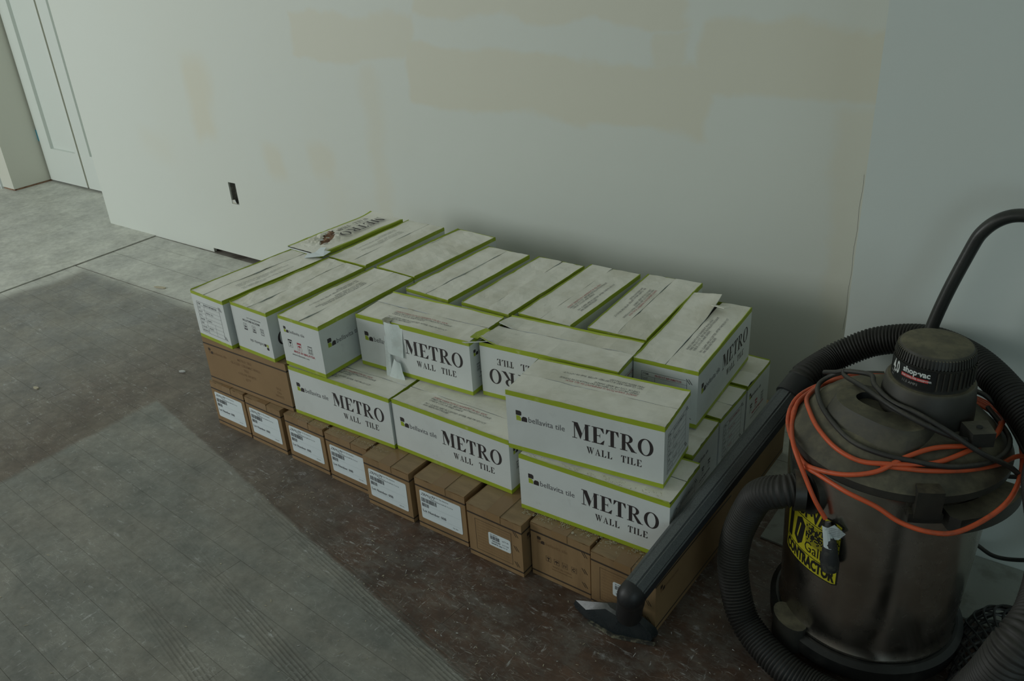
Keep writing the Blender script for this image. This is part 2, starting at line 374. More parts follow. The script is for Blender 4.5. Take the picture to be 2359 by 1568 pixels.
    s = math_(t, 'MAXIMUM', math_(t, 'MAXIMUM', s1, s2), math_(t, 'MULTIPLY', s3, .5))
    col = mixc(t, math_(t, 'MULTIPLY', s, .75), col, (.46, .47, .46))
    def lines(rot, scy, lo, sc, pm):
        mp3 = nn(t, 'ShaderNodeMapping'); mp3.inputs['Rotation'].default_value = (0, 0, math.radians(rot)); mp3.inputs['Scale'].default_value = (1, scy, 1)
        t.links.new(c.outputs['Object'], mp3.inputs['Vector']); q = noise_(t, mp3.outputs[0], sc, 2, .5, .4)
        d = math_(t, 'ABSOLUTE', math_(t, 'SUBTRACT', q, .5)); l = ramp(t, d, lo, lo * .35); return math_(t, 'MULTIPLY', l, ramp(t, noise_(t, c.outputs['Object'], pm, 3, .6), .50, .60))
    ln = math_(t, 'MAXIMUM', math_(t, 'MAXIMUM', lines(20, 3.5, .006, 14, 9), lines(-35, 3, .006, 17, 11)), lines(75, 3, .005, 15, 7))
    col = mixc(t, math_(t, 'MULTIPLY', ln, .42), col, (.44, .44, .41))
    mot = math_(t, 'ADD', math_(t, 'MULTIPLY', noise_(t, c.outputs['Object'], 7, 8, .72), 1.0), math_(t, 'MULTIPLY', noise_(t, c.outputs['Object'], 42, 4, .7), .6))
    mot = math_(t, 'MULTIPLY_ADD', math_(t, 'SUBTRACT', mot, .80), 1.25, 1.0)
    hs = nn(t, 'ShaderNodeHueSaturation'); t.links.new(col, hs.inputs['Color']); t.links.new(mot, hs.inputs['Value']); col = hs.outputs[0]
    s4 = math_(t, 'MULTIPLY', st(17, (1, 1.5, 1), .56, .70, 10, .78, 30), ramp(t, Y, .80, 1.06)); s4 = math_(t, 'MULTIPLY', s4, ramp(t, x, -2.3, -1.9))
    col = mixc(t, math_(t, 'MULTIPLY', s4, .75), col, (.40, .40, .40))
    t.links.new(col, b.inputs['Base Color'])
    t.links.new(math_(t, 'MULTIPLY_ADD', s, .2, .48), b.inputs['Roughness'])
    bump(t, b, math_(t, 'ADD', noise_(t, mp.outputs[0], 45, 4), math_(t, 'MULTIPLY', er, math_(t, 'MULTIPLY', band, .6))), .2, .0015)
    return m
mf = floor_mat('worn_wood_floor', 0)
mb = MB(); mb.box(-7, -3.5, -.05, 1.4, 2.5, -.0006); floor = mb.build('floor', simple('dust_packed_joints', (.20, .19, .165), .8, dirt=(.10, .085, .07), dscale=18, rnd=False)); tag(floor, kind='structure')
# floor boards, laid along the wall, slightly askew as in the photo
TH = math.radians(-4.6); PW = .0665
ct, sn = math.cos(TH), math.sin(TH)
def fpt(u, v): return (u * ct - v * sn, u * sn + v * ct)
def in_view(x, y): return -3.5 < x < .55 and .35 < y < 1.66
npl = 0
def clip(pts, ax, lim, sg):
    out = []
    for p, q in zip(pts, pts[1:] + pts[:1]):
        a, b = (p[ax] - lim) * sg, (q[ax] - lim) * sg
        if a >= 0: out.append(p)
        if (a >= 0) != (b >= 0): k = a / (a - b); out.append((p[0] + (q[0] - p[0]) * k, p[1] + (q[1] - p[1]) * k))
    return out
rnd = random.Random(3)
for r in range(-1, 26):
    v0 = .10 + r * PW
    u = -4.9 + rnd.uniform(0, .8)
    while u < .6:
        L = rnd.uniform(.65, 1.3); ua, ub = max(u, -3.75), min(u + L, .7); u += L
        if ub - ua < .004: continue
        pts = [fpt(ua + .0004, v0 + .0004), fpt(ub - .0004, v0 + .0004), fpt(ub - .0004, v0 + PW - .0004), fpt(ua + .0004, v0 + PW - .0004)]
        # clip roughly against the pale border boards
        pts = clip(clip(pts, 0, -3.472, 1), 1, 1.6265, -1)
        if len(pts) < 3: continue
        if max(p[1] for p in pts) < .30: continue
        dz = rnd.uniform(-.0003, 0)
        vs, fs = solid_poly(pts, -.003, dz); me = mesh('floor_board', vs, fs, [mf]); link('floor_board', me, floor); npl += 1
# pale boards along the wall and sheet at far left
for (x0, x1, y0, y1) in ((-3.47, -.3, 1.631, 1.80), (-3.47, -.3, 1.802, 1.9265), (-3.47, -.3, 1.928, 2.012)):
    nx = 1
    for i in range(nx):
        a = x0 + (x1 - x0) * i / nx; b_ = x0 + (x1 - x0) * (i + 1) / nx - .002
        sk = -.034
        pts = [(a, y0 - (a - x0) * .01), (b_, y0 - (b_ - x0) * .01), (b_, y1 - (b_ - x0) * .01), (a, y1 - (a - x0) * .01)]
        pts = [(x, max(y, 1.629)) for x, y in pts]
        vs, fs = solid_poly(pts, -.006, -.0003); link('floor_board', mesh('floor_board', vs, fs, [mf]), floor)
mb = MB(); vs, fs = solid_poly([(-3.478, .3), (-3.478, 2.30), (-4.95, 2.30), (-7, 2.45), (-7, .3)], -.006, .003); mb.add(vs, fs); mb.build('plywood_sheet', mf, floor)
mb = MB(); vs, fs = solid_poly([(-.393, 1.629), (.9, 1.629), (.9, 1.648), (-.393, 1.648)], -.006, 0); mb.add(vs, fs); mb.build('floor_board', mf, floor)
# pale hearth-like board beneath the vacuum's right side
mpale = simple('dusty_pale_board', (.30, .32, .29), .7, dirt=(.22, .23, .20), dscale=14, bmp=.2)
mb = MB(); vs, fs = solid_poly([(-.47, 1.475), (.9, 1.40), (.9, 1.646), (-.40, 1.646), (-.40, 1.70), (-.47, 1.70)], .0, .004); mb.add(vs, fs); mb.build('floor_board', mpale, floor)

# outlet box in the wall
t_ = empty('outlet_box', (-2.844, 2.03, .285)); tag(t_, 'empty metal electrical box in a cut-out low on the white wall', 'electrical box')
mb = MB(); w2, h2, d2_ = .0215, .0435, .010
mm = simple('galvanised_metal', (.30, .31, .28), .45, .7, dirt=(.5, .5, .45), dscale=60)
mb.box(-w2, d2_, -h2, w2, d2_ + .003, h2); mb.box(-w2, -.008, -h2, -w2 + .0015, d2_, h2); mb.box(w2 - .0015, -.008, -h2, w2, d2_, h2); mb.box(-w2, -.008, -h2, w2, d2_, -h2 + .0015); mb.box(-w2, -.008, h2 - .0015, w2, d2_, h2)
mb.build('metal_box', mm, t_)
mb = MB(); mb.box(-.004, d2_ - .006, -.036, .016, d2_, .040); mb.build('knockout', M['dark'], t_)
mb = MB(); vs, fs = solid_poly([(-.021, -.043), (.004, -.043), (-.004, -.026), (-.021, -.030)], 0, .002); mb.add([(x, -.010 - z, y) for x, y, z in vs], fs); mb.build('paper_scrap', M['torn'], t_)
# strip of blue tape on the door jamb
mb = MB(); mb.box(-4.848, 2.276, .225, -4.818, 2.2915, .285); o = mb.build('blue_tape_piece', simple('blue_masking_tape', (.02, .20, .27), .6)); tag(o, 'small blue masking tape piece on the closet door jamb', 'tape')

# ------------------------------------------------------------------ cartons
LW, WW, HW = .3290, .1412, .1376      # white cartons
LB, WB_, HB = .3290, .1428, .1378     # brown cartons
Z1, Z2, Z3 = .0005, .1385, .2765
eps = .00022
def face_matrix(face, L, W, H, inv=False):
    if face == 'F': m = Matrix(((1, 0, 0, 0), (0, 0, -1, -eps), (0, 1, 0, 0), (0, 0, 0, 1))); w_, h_ = L, H
    elif face == 'R': m = Matrix(((0, 0, 1, L + eps), (1, 0, 0, 0), (0, 1, 0, 0), (0, 0, 0, 1))); w_, h_ = W, H
    elif face == 'L': m = Matrix(((0, 0, -1, -eps), (-1, 0, 0, W), (0, 1, 0, 0), (0, 0, 0, 1))); w_, h_ = W, H
    elif face == 'B': m = Matrix(((-1, 0, 0, L), (0, 0, 1, W + eps), (0, 1, 0, 0), (0, 0, 0, 1))); w_, h_ = L, H
    else: m = Matrix(((1, 0, 0, 0), (0, 1, 0, 0), (0, 0, 1, H + .0035), (0, 0, 0, 1))); w_, h_ = L, W
    if inv: m = m @ Matrix(((-1, 0, 0, w_), (0, -1, 0, h_), (0, 0, 1, 0), (0, 0, 0, 1)))
    return m
def wob(p, s, a, seed): return noise.noise(Vector((p[0] * s + seed * 7.3, p[1] * s + seed * 3.1, p[2] * s))) * a
def carton_body(L, W, H, seed, bands, mats, bulge=.0):
    # a skin of strips, so that the coloured bands are real face strips
    zs = [0] + sorted(b for bb in bands for b in bb) + [H]
    zs = sorted(set(round(z, 5) for z in zs)); xs = [L * i / 8 for i in range(9)]; ys = [W * i / 4 for i in range(5)]
    zz = []
    for a, b in zip(zs, zs[1:]):
        n = max(1, round((b - a) / .03)); zz += [a + (b - a) * i / n for i in range(n)]
    zz.append(H); zs = zz
    mb = MB()
    ring_ = [(x, 0) for x in xs[:-1]] + [(L, y) for y in ys[:-1]] + [(x, W) for x in reversed(xs[1:])] + [(0, y) for y in reversed(ys[1:])]
    n = len(ring_); vs = []
    for z in zs:
        for (x, y) in ring_:
            ex = math.sin(PI * x / L); ey = math.sin(PI * y / W); ez = math.sin(PI * z / H)
            o1 = 0.0
            dx = dy = 0
            if y == 0: dy = (.6 * bulge + o1) * ex * ez
            if y == W: dy = -(.6 * bulge + o1) * ex * ez
            if x == 0: dx = (.6 * bulge + o1) * ey * ez
            if x == L: dx = -(.6 * bulge + o1) * ey * ez
            # softened vertical corners
            vs.append((x + dx, y + dy, z))
    mb.v = [tuple(v) for v in vs]
    for i in range(len(zs) - 1):
        zc = (zs[i] + zs[i + 1]) / 2; mi = 1 if any(a <= zc <= b for a, b in bands) else 0
        for k in range(n):
            mb.f.append([i * n + k, i * n + (k + 1) % n, (i + 1) * n + (k + 1) % n, (i + 1) * n + k]); mb.m.append(mi)
    mb.f.append(list(range(n))[::-1]); mb.m.append(0)
    mb.add([(.001, .001, H - .009), (L - .001, .001, H - .009), (L - .001, W - .001, H - .009), (.001, W - .001, H - .009)], [(0, 1, 2, 3)], 2 if len(mats) > 2 else 0)  # sheet below the flaps; its dark colour paints the inner shade
    return mb.mesh('carton_body', mats)
def flap(L, ya, yb, z, th, seed, outer, wave=.0016, mats=None, edge=.0028, nx=22, ragged=.0012, lift=None, ends=True):
    # one closing flap: thin plate with wavy rim; 'outer' says which long edge (0: ya, 1: yb) is the green fold
    ny = 6; mb = MB(); rows = [0, .0] ; ts = [i / ny for i in range(ny + 1)]
    e = edge / (yb - ya)
    ts = ([0, e] + [e + (1 - e) * i / ny for i in range(1, ny + 1)]) if outer == 0 else ([(1 - e) * i / ny for i in range(ny)] + [1 - e, 1])
    top = []; bot = []
    for j, tt in enumerate(ts):
        for i in range(nx + 1):
            x = L * i / nx; y = ya + (yb - ya) * tt
            isout = (j == 0 and outer == 0) or (j == len(ts) - 1 and outer == 1); isin = (j == 0 and outer == 1) or (j == len(ts) - 1 and outer == 0)
            if j in (1, len(ts) - 2): y += wob((x, 0, 3), 30, .0011, seed)
            if isout: y += wob((x, 0, 5), 28, .0012, seed)
            if isin: y += wob((x, 0, 9), 18, .0022, seed)
            if i == 0: x += abs(wob((0, y, 1), 45, ragged * 3, seed))
            if i == nx: x -= abs(wob((0, y, 2), 45, ragged * 3, seed))
            zz = z + wob((x, y, 0), 12, wave, seed) + wob((x, y, 4), 40, wave * .5, seed) - wave
            if isout: zz = z - .0004 + .25 * (zz - z + wave)
            if lift: zz += lift(x / L, tt)
            top.append((x, y, zz + th)); bot.append((x, y, zz))
    n = nx + 1; m = len(ts); mb.v = top + bot; N = n * m
    for j in range(m - 1):
        g = (j == 0 and outer == 0) or (j == m - 2 and outer == 1)
        for i in range(nx):
            a = j * n + i
            mb.f.append([a, a + 1, a + n + 1, a + n]); mb.m.append(1 if g else 0)
            mb.f.append([N + a, N + a + n, N + a + n + 1, N + a + 1]); mb.m.append(0)
    for i in range(nx):
        mb.f.append([i, N + i, N + i + 1, i + 1]); mb.m.append(1 if outer == 0 else 2)
        a = (m - 1) * n + i; mb.f.append([a, a + 1, N + a + 1, N + a]); mb.m.append(1 if outer == 1 else 2)
    for j in range(m - 1):
        a = j * n; mb.f.append([a, a + n, N + a + n, N + a]); mb.m.append(2)
        a = j * n + nx; mb.f.append([a, N + a, N + a + n, a + n]); mb.m.append(2)
    return mb.mesh('flap', mats)

# --- print meshes (shared)
def logo_mesh(s, mats, gi=1):
    mb = MB()
    mb.poly([(0, 1.95 * s), (.8 * s, 1.95 * s), (1.05 * s, 1.75 * s), (1.05 * s, 1.15 * s), (.85 * s, 1.02 * s), (.0 * s, 1.05 * s)], 0, 0)
    mb.poly([(.05 * s, .0), (.95 * s, 0), (.95 * s, .55 * s), (.72 * s, .95 * s), (.05 * s, .98 * s)], 0, gi)
    mb.poly([(1.05 * s, 0), (2.1 * s, 0), (2.1 * s, .75 * s), (1.9 * s, .95 * s), (1.35 * s, .95 * s), (1.05 * s, .55 * s)], 0, 0)
    return mb.mesh('logo', mats)
ME = {}
ME['logo'] = logo_mesh(.0118, [M['ink'], M['green']])
ME['logo_small'] = logo_mesh(.0080, [M['ink'], M['green']])
ME['logo_kraft'] = logo_mesh(.0085, [M['kraftink'], M['kraftfaint']])
mb = MB(); put(mb, text('bellavita tile', .0183, .0, 0, .92), 0, 0); ME['name'] = mb.mesh('name_lettering', [M['greyink']])
mb = MB(); put(mb, text('bellavita tile', .0118, .0, 0, .95), 0, 0); ME['name_small'] = mb.mesh('name_lettering', [M['greyink']])
mb = MB(); put(mb, text('bellavita tile', .0118, .0, 0, .95), 0, 0); ME['name_kraft'] = mb.mesh('name_lettering', [M['kraftfaint']])
mb = MB(); serif(mb, 'METRO', 0, 0, .0365, 1.085, .07); ME['metro'] = mb.mesh('title_lettering', [M['ink']])
mb = MB(); serif(mb, 'WALL', 0, 0, .0155, 1.0, .10); serif(mb, 'TILE', .071, 0, .0155, 1.0, .10); ME['wall'] = mb.mesh('subtitle_lettering', [M['ink']])
def warn(mats, name):
    mb = MB(); s = .0076; ls = .0072
    for i, (l, mi) in enumerate((('SHADE VARIATION IS INHERENT IN ALL KILN', 1), ('FIRED PRODUCTS. BEFORE INSTALLATION PLEASE', 0), ('CHECK COLOR AND SHADE.', 0), ('', 0), ('NO CLAIMS ARE ACCEPTED AFTER THE PRODUCT', 0), ('HAS BEEN INSTALLED.', 0))):
        if l: put(mb, text(l, s, -.004, .3, .98, res=1), .0, .040 - i * ls, mi)
    return mb.mesh(name, mats)
ME['warn'] = warn([M['greyink'], M['red']], 'warning_text')
ME['warn_grey'] = warn([M['greyink'], M['greyink']], 'warning_text')
ME['warn_faint'] = warn([M['faint'], M['faint']], 'warning_text')
def outline(mb, x0, y0, x1, y1, t=.0006, mi=0):
    mb.rect(x0, y0, x1, y0 + t, 0, mi); mb.rect(x0, y1 - t, x1, y1, 0, mi); mb.rect(x0, y0, x0 + t, y1, 0, mi); mb.rect(x1 - t, y0, x1, y1, 0, mi)
def glass(mb, x, y, s, mi):
    outline(mb, x, y, x + s, y + s * 1.45, .0006, mi); mb.rect(x, y + s * 1.2, x + s, y + s * 1.4, 0, mi)
    mb.disc(x + s / 2, y + s * 1.05, s * .3, s * .38, 10, 0, 180, 360, mi); mb.rect(x + s * .46, y + s * .3, x + s * .54, y + s * .8, 0, mi); mb.rect(x + s * .3, y + s * .22, x + s * .7, y + s * .3, 0, mi)
def umbrella(mb, x, y, s, mi):
    outline(mb, x, y, x + s, y + s * 1.45, .0006, mi); mb.rect(x, y + s * 1.12, x + s, y + s * 1.4, 0, mi)
    mb.disc(x + s / 2, y + s * .62, s * .36, s * .34, 10, 0, 0, 180, mi); mb.rect(x + s * .46, y + s * .2, x + s * .54, y + s * .65, 0, mi); mb.rect(x + s * .34, y + s * .15, x + s * .54, y + s * .21, 0, mi)
def arrows(mb, x, y, s, mi):
    outline(mb, x, y, x + s, y + s * 1.2, .0006, mi); mb.rect(x, y + s * 1.3, x + s, y + s * 1.42, 0, mi)
    for k in (.3, .7):
        mb.rect(x + s * (k - .05), y + s * .28, x + s * (k + .05), y + s * .8, 0, mi); mb.poly([(x + s * (k - .15), y + s * .75), (x + s * (k + .15), y + s * .75), (x + s * k, y + s * 1.0)], 0, mi)
    mb.rect(x + s * .1, y + s * .15, x + s * .9, y + s * .24, 0, mi)
def sym(name, fn, mats):
    mb = MB(); fn(mb); return (name, mb.mesh(name, mats))
IR = [M['ink'], M['red']]; GI = [M['greyink']]
ME['icons'] = [sym('glass_symbol', lambda b: glass(b, .022, .054, .0145, 0), IR), sym('umbrella_symbol', lambda b: umbrella(b, .054, .052, .0145, 1), IR), sym('arrow_symbol', lambda b: arrows(b, .092, .052, .0150, 0), IR),
               sym('origin_text', lambda b: (put(b, text('MADE IN MALAYSIA', .0085, .02, 0, .98, res=1), .038, .043, 1), put(b, text('www.bellavitatile.com', .0068, .0, 0, 1.0, res=1), .030, .034, 0)), IR)]
ME['icons_plain'] = [sym('arrow_symbol', lambda b: arrows(b, .022, .052, .013, 0), GI), sym('glass_symbol', lambda b: glass(b, .054, .052, .013, 0), GI), sym('umbrella_symbol', lambda b: umbrella(b, .088, .052, .013, 0), GI),
               sym('origin_text', lambda b: (put(b, text('MADE IN MALAYSIA', .0078, .02, 0, .98, res=1), .034, .041, 0), put(b, text('www.bellavitatile.com', .0062, .0, 0, 1.0, res=1), .028, .033, 0)), GI)]
def table_mesh(red, mats):
    mb = MB(); x0, y0, x1, y1 = .018, .020, .118, .108; outline(mb, x0, y0, x1, y1, .0008, 0); r = random.Random(5); rows = 8
    for i in range(1, rows): mb.rect(x0, y0 + (y1 - y0) * i / rows, x1, y0 + (y1 - y0) * i / rows + .0005, 0, 0)
    mb.rect(x0 + .030, y0, x0 + .0306, y1 - .011, 0, 0); mb.rect(x0 + .066, y0, x0 + .0665, y0 + .033, 0, 0)
    words = ['PRODUCT', 'COLOR', 'SIZE', 'SHADE', 'PCS', 'SQ FT', 'LOT', 'ITEM']
    for i in range(rows):
        yy = y0 + (y1 - y0) * i / rows + .003
        put(mb, text(words[i], .0068, .01, 0, .9, res=1), x0 + .003, yy, 0)
        if i < rows - 1 and i % 2: put(mb, text('METRO 3X6' if i == 5 else 'WHITE', .0068, .0, 0, .9, res=1), x0 + .034, yy, 1 if red else 0)
    put(mb, text('PRODUCT INFORMATION', .0070, .015, 0, .70, res=1), x0 + .030, y1 - .0085, 1 if red else 0)
    for (x, y) in ((x1 + .001, y1 - .002), (x1 + .001, y0 + .004)):
        for k in range(2): mb.poly([(x + k * .005 - .004, y + .006), (x + k * .005 - .002, y + .006), (x + k * .005 + .006, y - .005), (x + k * .005 + .004, y - .005)], 0, 0)
    return mb.mesh('information_table', mats)
ME['table'] = table_mesh(False, [M['greyink'], M['greyink']])
ME['table_red'] = table_mesh(True, [M['greyink'], M['red']])
def kraft_table():
    mb = MB(); x0, y0, x1, y1 = .020, .022, .116, .105; outline(mb, x0, y0, x1, y1, .0008, 0)
    for i in range(1, 11): mb.rect(x0 + .004, y0 + (y1 - y0) * i / 11, x1 - .004, y0 + (y1 - y0) * i / 11 + .0005, 0, 1)
    for (x, y) in ((x1 + .008, y1 + .002), (x1 + .008, y0 + .048), (x1 + .008, y0 + .006)):
        for k in range(2): mb.poly([(x + k * .005 - .004, y + .006), (x + k * .005 - .002, y + .006), (x + k * .005 + .006, y - .006), (x + k * .005 + .004, y - .006)], 0, 0)
    return mb.mesh('information_table', [M['kraftink'], M['kraftfaint']])
ME['ktable'] = kraft_table()
def kraft_icons():
    out = []; sz = .0125
    for i, x in enumerate((.036, .056, .076, .098)):
        mb = MB(); y = .050; outline(mb, x, y, x + sz, y + sz * 1.1, .0006, 0)
        if i == 0: mb.disc(x + sz / 2, y + sz * .85, sz * .3, sz * .35, 8, 0, 180, 360); mb.rect(x + sz * .45, y + .002, x + sz * .55, y + sz * .6); mb.rect(x + sz * .3, y + .0015, x + sz * .7, y + .0028)
        if i == 1: mb.disc(x + sz / 2, y + sz * .5, sz * .38, sz * .34, 8, 0, 0, 180); mb.rect(x + sz * .45, y + .002, x + sz * .55, y + sz * .55)
        if i == 2:
            for k in (.32, .68): mb.rect(x + sz * (k - .06), y + .003, x + sz * (k + .06), y + sz * .8)
        if i == 3: mb.ring(x + sz / 2, y + sz * .55, sz * .34, sz * .34, sz * .18, sz * .18, 20, 320, 10, 0, 0)
        nm = ('glass_symbol', 'umbrella_symbol', 'arrow_symbol', 'recycling_symbol')[i]; out.append((nm, mb.mesh(nm, [M['kraftink']])))
    mb = MB(); put(mb, text('MADE IN CHINA', .0062, 0, 0, 1, res=1), .052, .040, 0); put(mb, text('www.bellavitatile.com', .0058, 0, 0, .95, res=1), .050, .033, 0); out.append(('origin_text', mb.mesh('origin_text', [M['kraftfaint']])))
    for (x, y) in ((.126, .108), (.126, .066), (.126, .030)):
        mb = MB()
        for k in range(2): mb.poly([(x + k * .005 - .004, y + .006), (x + k * .005 - .002, y + .006), (x + k * .005 + .006, y - .006), (x + k * .005 + .004, y - .006)], 0, 0)
        out.append(('corner_mark', mb.mesh('corner_mark', [M['kraftink']])))
    return out
ME['kicons'] = kraft_icons()
def kraft_side_text():
    mb = MB()
    for i, l in enumerate(('METRO TILE', 'GLAZED CERAMIC WALL', 'TILE', 'COLOR WHITE', 'QTY')):
        put(mb, text(l, .0105, .01, 0, 1, 'CENTER', res=1), 0, -.0135 * i, 0)
    return mb.mesh('print_text', [M['kraftfaint']])
ME['ktext'] = kraft_side_text()
mb = MB()
for i, l in enumerate(('TILE', '3X6', 'WHITE')): put(mb, text(l, .010, .0, 0, 1, 'CENTER', res=1), 0, -.011 * i, 0)
ME['ktext2'] = mb.mesh('print_text', [M['kraftfaint']])
def barcode(mb, x, y, w_, h, mi, seed=1):
    r = random.Random(seed); u = x
    while u < x + w_:
        a = r.choice((.0007, .0012, .0017)); mb.rect(u, y, min(u + a, x + w_), y + h, .0, mi); u += a + r.choice((.0007, .0009, .0014))
def sheet_mesh(w_, h):
    r = .004; pts = []
    for cx, cy, a0 in ((w_ - r, h - r, 0), (r, h - r, 90), (r, r, 180), (w_ - r, r, 270)):
        for k in range(4): a = math.radians(a0 + 30 * k); pts.append((cx + r * math.cos(a), cy + r * math.sin(a)))
    vs, fs = solid_poly(pts, 0, .0006); return mesh('shipping_label', vs, fs, [M['sheet']])
ME['sheet'] = sheet_mesh(.118, .078)
def sheet_print():
    mb = MB(); put(mb, text('ZRMQ71', .0105, .0, .4, 1.0, res=1), .003, .0655, 0); put(mb, text('WHITE', .0050, 0, 0, 1, res=1), .031, .0605, 0)
    put(mb, text('Made for Tile America', .0052, 0, 0, 1, res=1), .036, .0705, 0); put(mb, text('Glazed wall tile 3 x 6 in', .0052, 0, 0, 1, res=1), .046, .0600, 0)
    barcode(mb, .004, .0475, .044, .0115, 0, 2); barcode(mb, .004, .0345, .020, .0095, 0, 5)
    put(mb, text('Lot Number: 00B', .0098, .012, 0, .98, res=2), .004, .0195, 0)
    mb.rect(.022, .0405, .114, .0408, 0, 1); mb.rect(.004, .0155, .114, .0158, 0, 1); put(mb, text('Ship date', .0042, 0, 0, 1, res=1), .090, .007, 0)
    return mb.mesh('label_print', [M['greyink'], M['lgrey']])
ME['sheetprint'] = sheet_print()
ME['sheet2'] = sheet_mesh(.058, .034)
def sheet2_print():
    mb = MB(); put(mb, text('BV-METRO', .0042, .0, 0, 1, res=1), .005, .0285, 0); barcode(mb, .005, .0175, .024, .0095, 0, 8)
    put(mb, text('00070385', .0055, .02, 0, 1, res=1), .009, .0115, 0); put(mb, text('WHITE 3X6', .0055, .02, 0, 1, res=1), .007, .005, 0)
    put(mb, text('QTY 80', .0052, 0, 0, 1, res=1), .036, .0225, 0); put(mb, text('LOT 00B', .0045, 0, 0, 1, res=1), .036, .0125, 0); put(mb, text('12.5 SF', .0045, 0, 0, 1, res=1), .036, .006, 0)
    return mb.mesh('label_print', [M['greyink']])
ME['sheet2print'] = sheet2_print()

from mathutils.bvhtree import BVHTree
def drape(name, key, parent, M4, flaps, off=.0007):
    # print lies on the wavy lid: every vertex is dropped onto the flaps
    src = ME[key]; me = src.copy(); trees = [BVHTree.FromPolygons([v.co for v in f.vertices], [p.vertices for p in f.polygons]) for f in flaps]
    for v in me.vertices:
        p = M4 @ v.co; z = None
        for t_ in trees:
            h = t_.ray_cast(Vector((p.x, p.y, 1)), Vector((0, 0, -1)))
            if h[0] is not None: z = h[0].z if z is None else max(z, h[0].z)
        if z is not None: v.co = (p.x, p.y, z + off)
        else: v.co = p
    return link(name, me, parent)
def place(name, key, parent, fm, u, v, dz=0.0):
    return link(name, ME[key], parent, None, fm @ Matrix.Translation((u, v, dz)))
def long_print(root, face, L, W, H, inv=False):
    fm = face_matrix(face, L, W, H, inv)
    place('logo', 'logo', root, fm, .021, .0715); place('name_lettering', 'name', root, fm, .048, .0725)
    place('title_lettering', 'metro', root, fm, .1440, .0640); place('subtitle_lettering', 'wall', root, fm, .1735, .0360)
def end_print(root, face, kind, L, W, H, inv=False):
    fm = face_matrix(face, L, W, H, inv)
    if kind in ('icons', 'icons_plain'):
        for nm, me in ME[kind]: link(nm, me, root, None, fm)
        place('logo', 'logo_small', root, fm, .014, .093); place('name_lettering', 'name_small', root, fm, .033, .0935)
    else: place('information_table', kind, root, fm, 0, 0)

count = [0]
def white_carton(loc, rz, label, group='white tile cartons', prints=(), top='warn', seam=.48, ud=False, wave=.0023, lift=None, detail=True, dirt_top=True, skip_flap=None, name='white_tile_carton'):
    """long side along local x, lettering on the face y = 0; loc is that face's left bottom corner"""
    count[0] += 1; seed = count[0]
    r = empty(name, loc, rz); tag(r, label, 'box', group)
    L, W, H = LW, WW, HW; Hb = H - .0036
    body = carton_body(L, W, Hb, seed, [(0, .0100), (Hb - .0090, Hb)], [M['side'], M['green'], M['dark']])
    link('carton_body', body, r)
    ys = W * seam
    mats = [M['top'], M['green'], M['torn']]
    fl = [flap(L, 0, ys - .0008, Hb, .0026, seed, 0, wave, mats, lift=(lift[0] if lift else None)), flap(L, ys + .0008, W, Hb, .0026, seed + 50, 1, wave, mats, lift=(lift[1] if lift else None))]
    for f in fl: link('flap', f, r)
    for p in prints:
        face, kind = p[0], p[1]; inv = len(p) > 2 and p[2]
        if kind == 'long': long_print(r, face, L, W, H, inv)
        else: end_print(r, face, kind, L, W, H, inv)
    if top and top != 'none':
        fm = face_matrix('T', L, W, Hb, False)
        if top.startswith('inv_'):
            drape('warning_text', top[4:], r, fm @ Matrix(((-1, 0, 0, L), (0, -1, 0, W), (0, 0, 1, 0), (0, 0, 0, 1))) @ Matrix.Translation((.085, .016, 0)), fl)
        else: drape('warning_text', top, r, fm @ Matrix.Translation((.078, .014, 0)), fl)
    return r
def brown_carton(loc, rz, label, group='brown tile cartons', prints=(), tape=True):
    count[0] += 1; seed = count[0]; r = empty('brown_tile_carton', loc, rz); tag(r, label, 'box', group)
    L, W, H = LB, WB_, HB; Hb = H - .0030
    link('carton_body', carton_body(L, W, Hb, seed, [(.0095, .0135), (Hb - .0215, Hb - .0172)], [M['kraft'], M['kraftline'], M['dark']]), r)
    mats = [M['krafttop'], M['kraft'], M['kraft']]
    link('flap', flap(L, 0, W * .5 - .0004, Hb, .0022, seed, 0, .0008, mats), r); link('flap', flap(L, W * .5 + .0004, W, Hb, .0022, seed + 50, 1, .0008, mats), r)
    if tape:
        mb = MB(); mb.box(.0, W * .5 - .018, Hb + .0022, L, W * .5 + .018, Hb + .0026); mb.box(-.0008, W * .5 - .018, Hb - .016, -.0002, W * .5 + .018, Hb + .0026)
        mb.build('packing_tape', M['tape'], r)
    for p in prints:
        face, kind = p[0], p[1]; fm = face_matrix(face, L, W, H)
        if kind == 'sheet':
            o = place('shipping_label', 'sheet', r, fm @ Matrix.Rotation(math.radians(p[2] if len(p) > 2 else 0), 4, 'Z'), .012, .028); 
            q = link('label_print', ME['sheetprint'], o, None, Matrix.Translation((0, 0, .0009)))
        elif kind == 'table': place('information_table', 'ktable', r, fm, 0, 0)
        elif kind == 'small':
            o = place('shipping_label', 'sheet2', r, fm, .055 if len(p) < 3 else p[2], .050); link('label_print', ME['sheet2print'], o, None, Matrix.Translation((0, 0, .0009)))
        elif kind == 'icons':
            for nm, me in ME['kicons']: link(nm, me, r, None, fm)
            place('logo', 'logo_kraft', r, fm, .016, .090); place('name_lettering', 'name_kraft', r, fm, .036, .0905)
        elif kind == 'logo': place('logo', 'logo_kraft', r, fm, .018, .088); place('name_lettering', 'name_kraft', r, fm, .038, .0885)
        elif kind == 'text': place('print_text', 'ktext', r, fm, .165, .095); place('print_text', 'ktext2', r, fm, .285, .050)
    return r
D = math.radians
def pose(x, y, z, deg, ori):
    """fit gives the world-left front bottom corner; for cartons lying front to back local x points away"""
    if ori == 0: return (x, y, z), D(deg)
    a = D(deg); return (x + WW * math.cos(a), y + WW * math.sin(a), z), D(deg + 90)
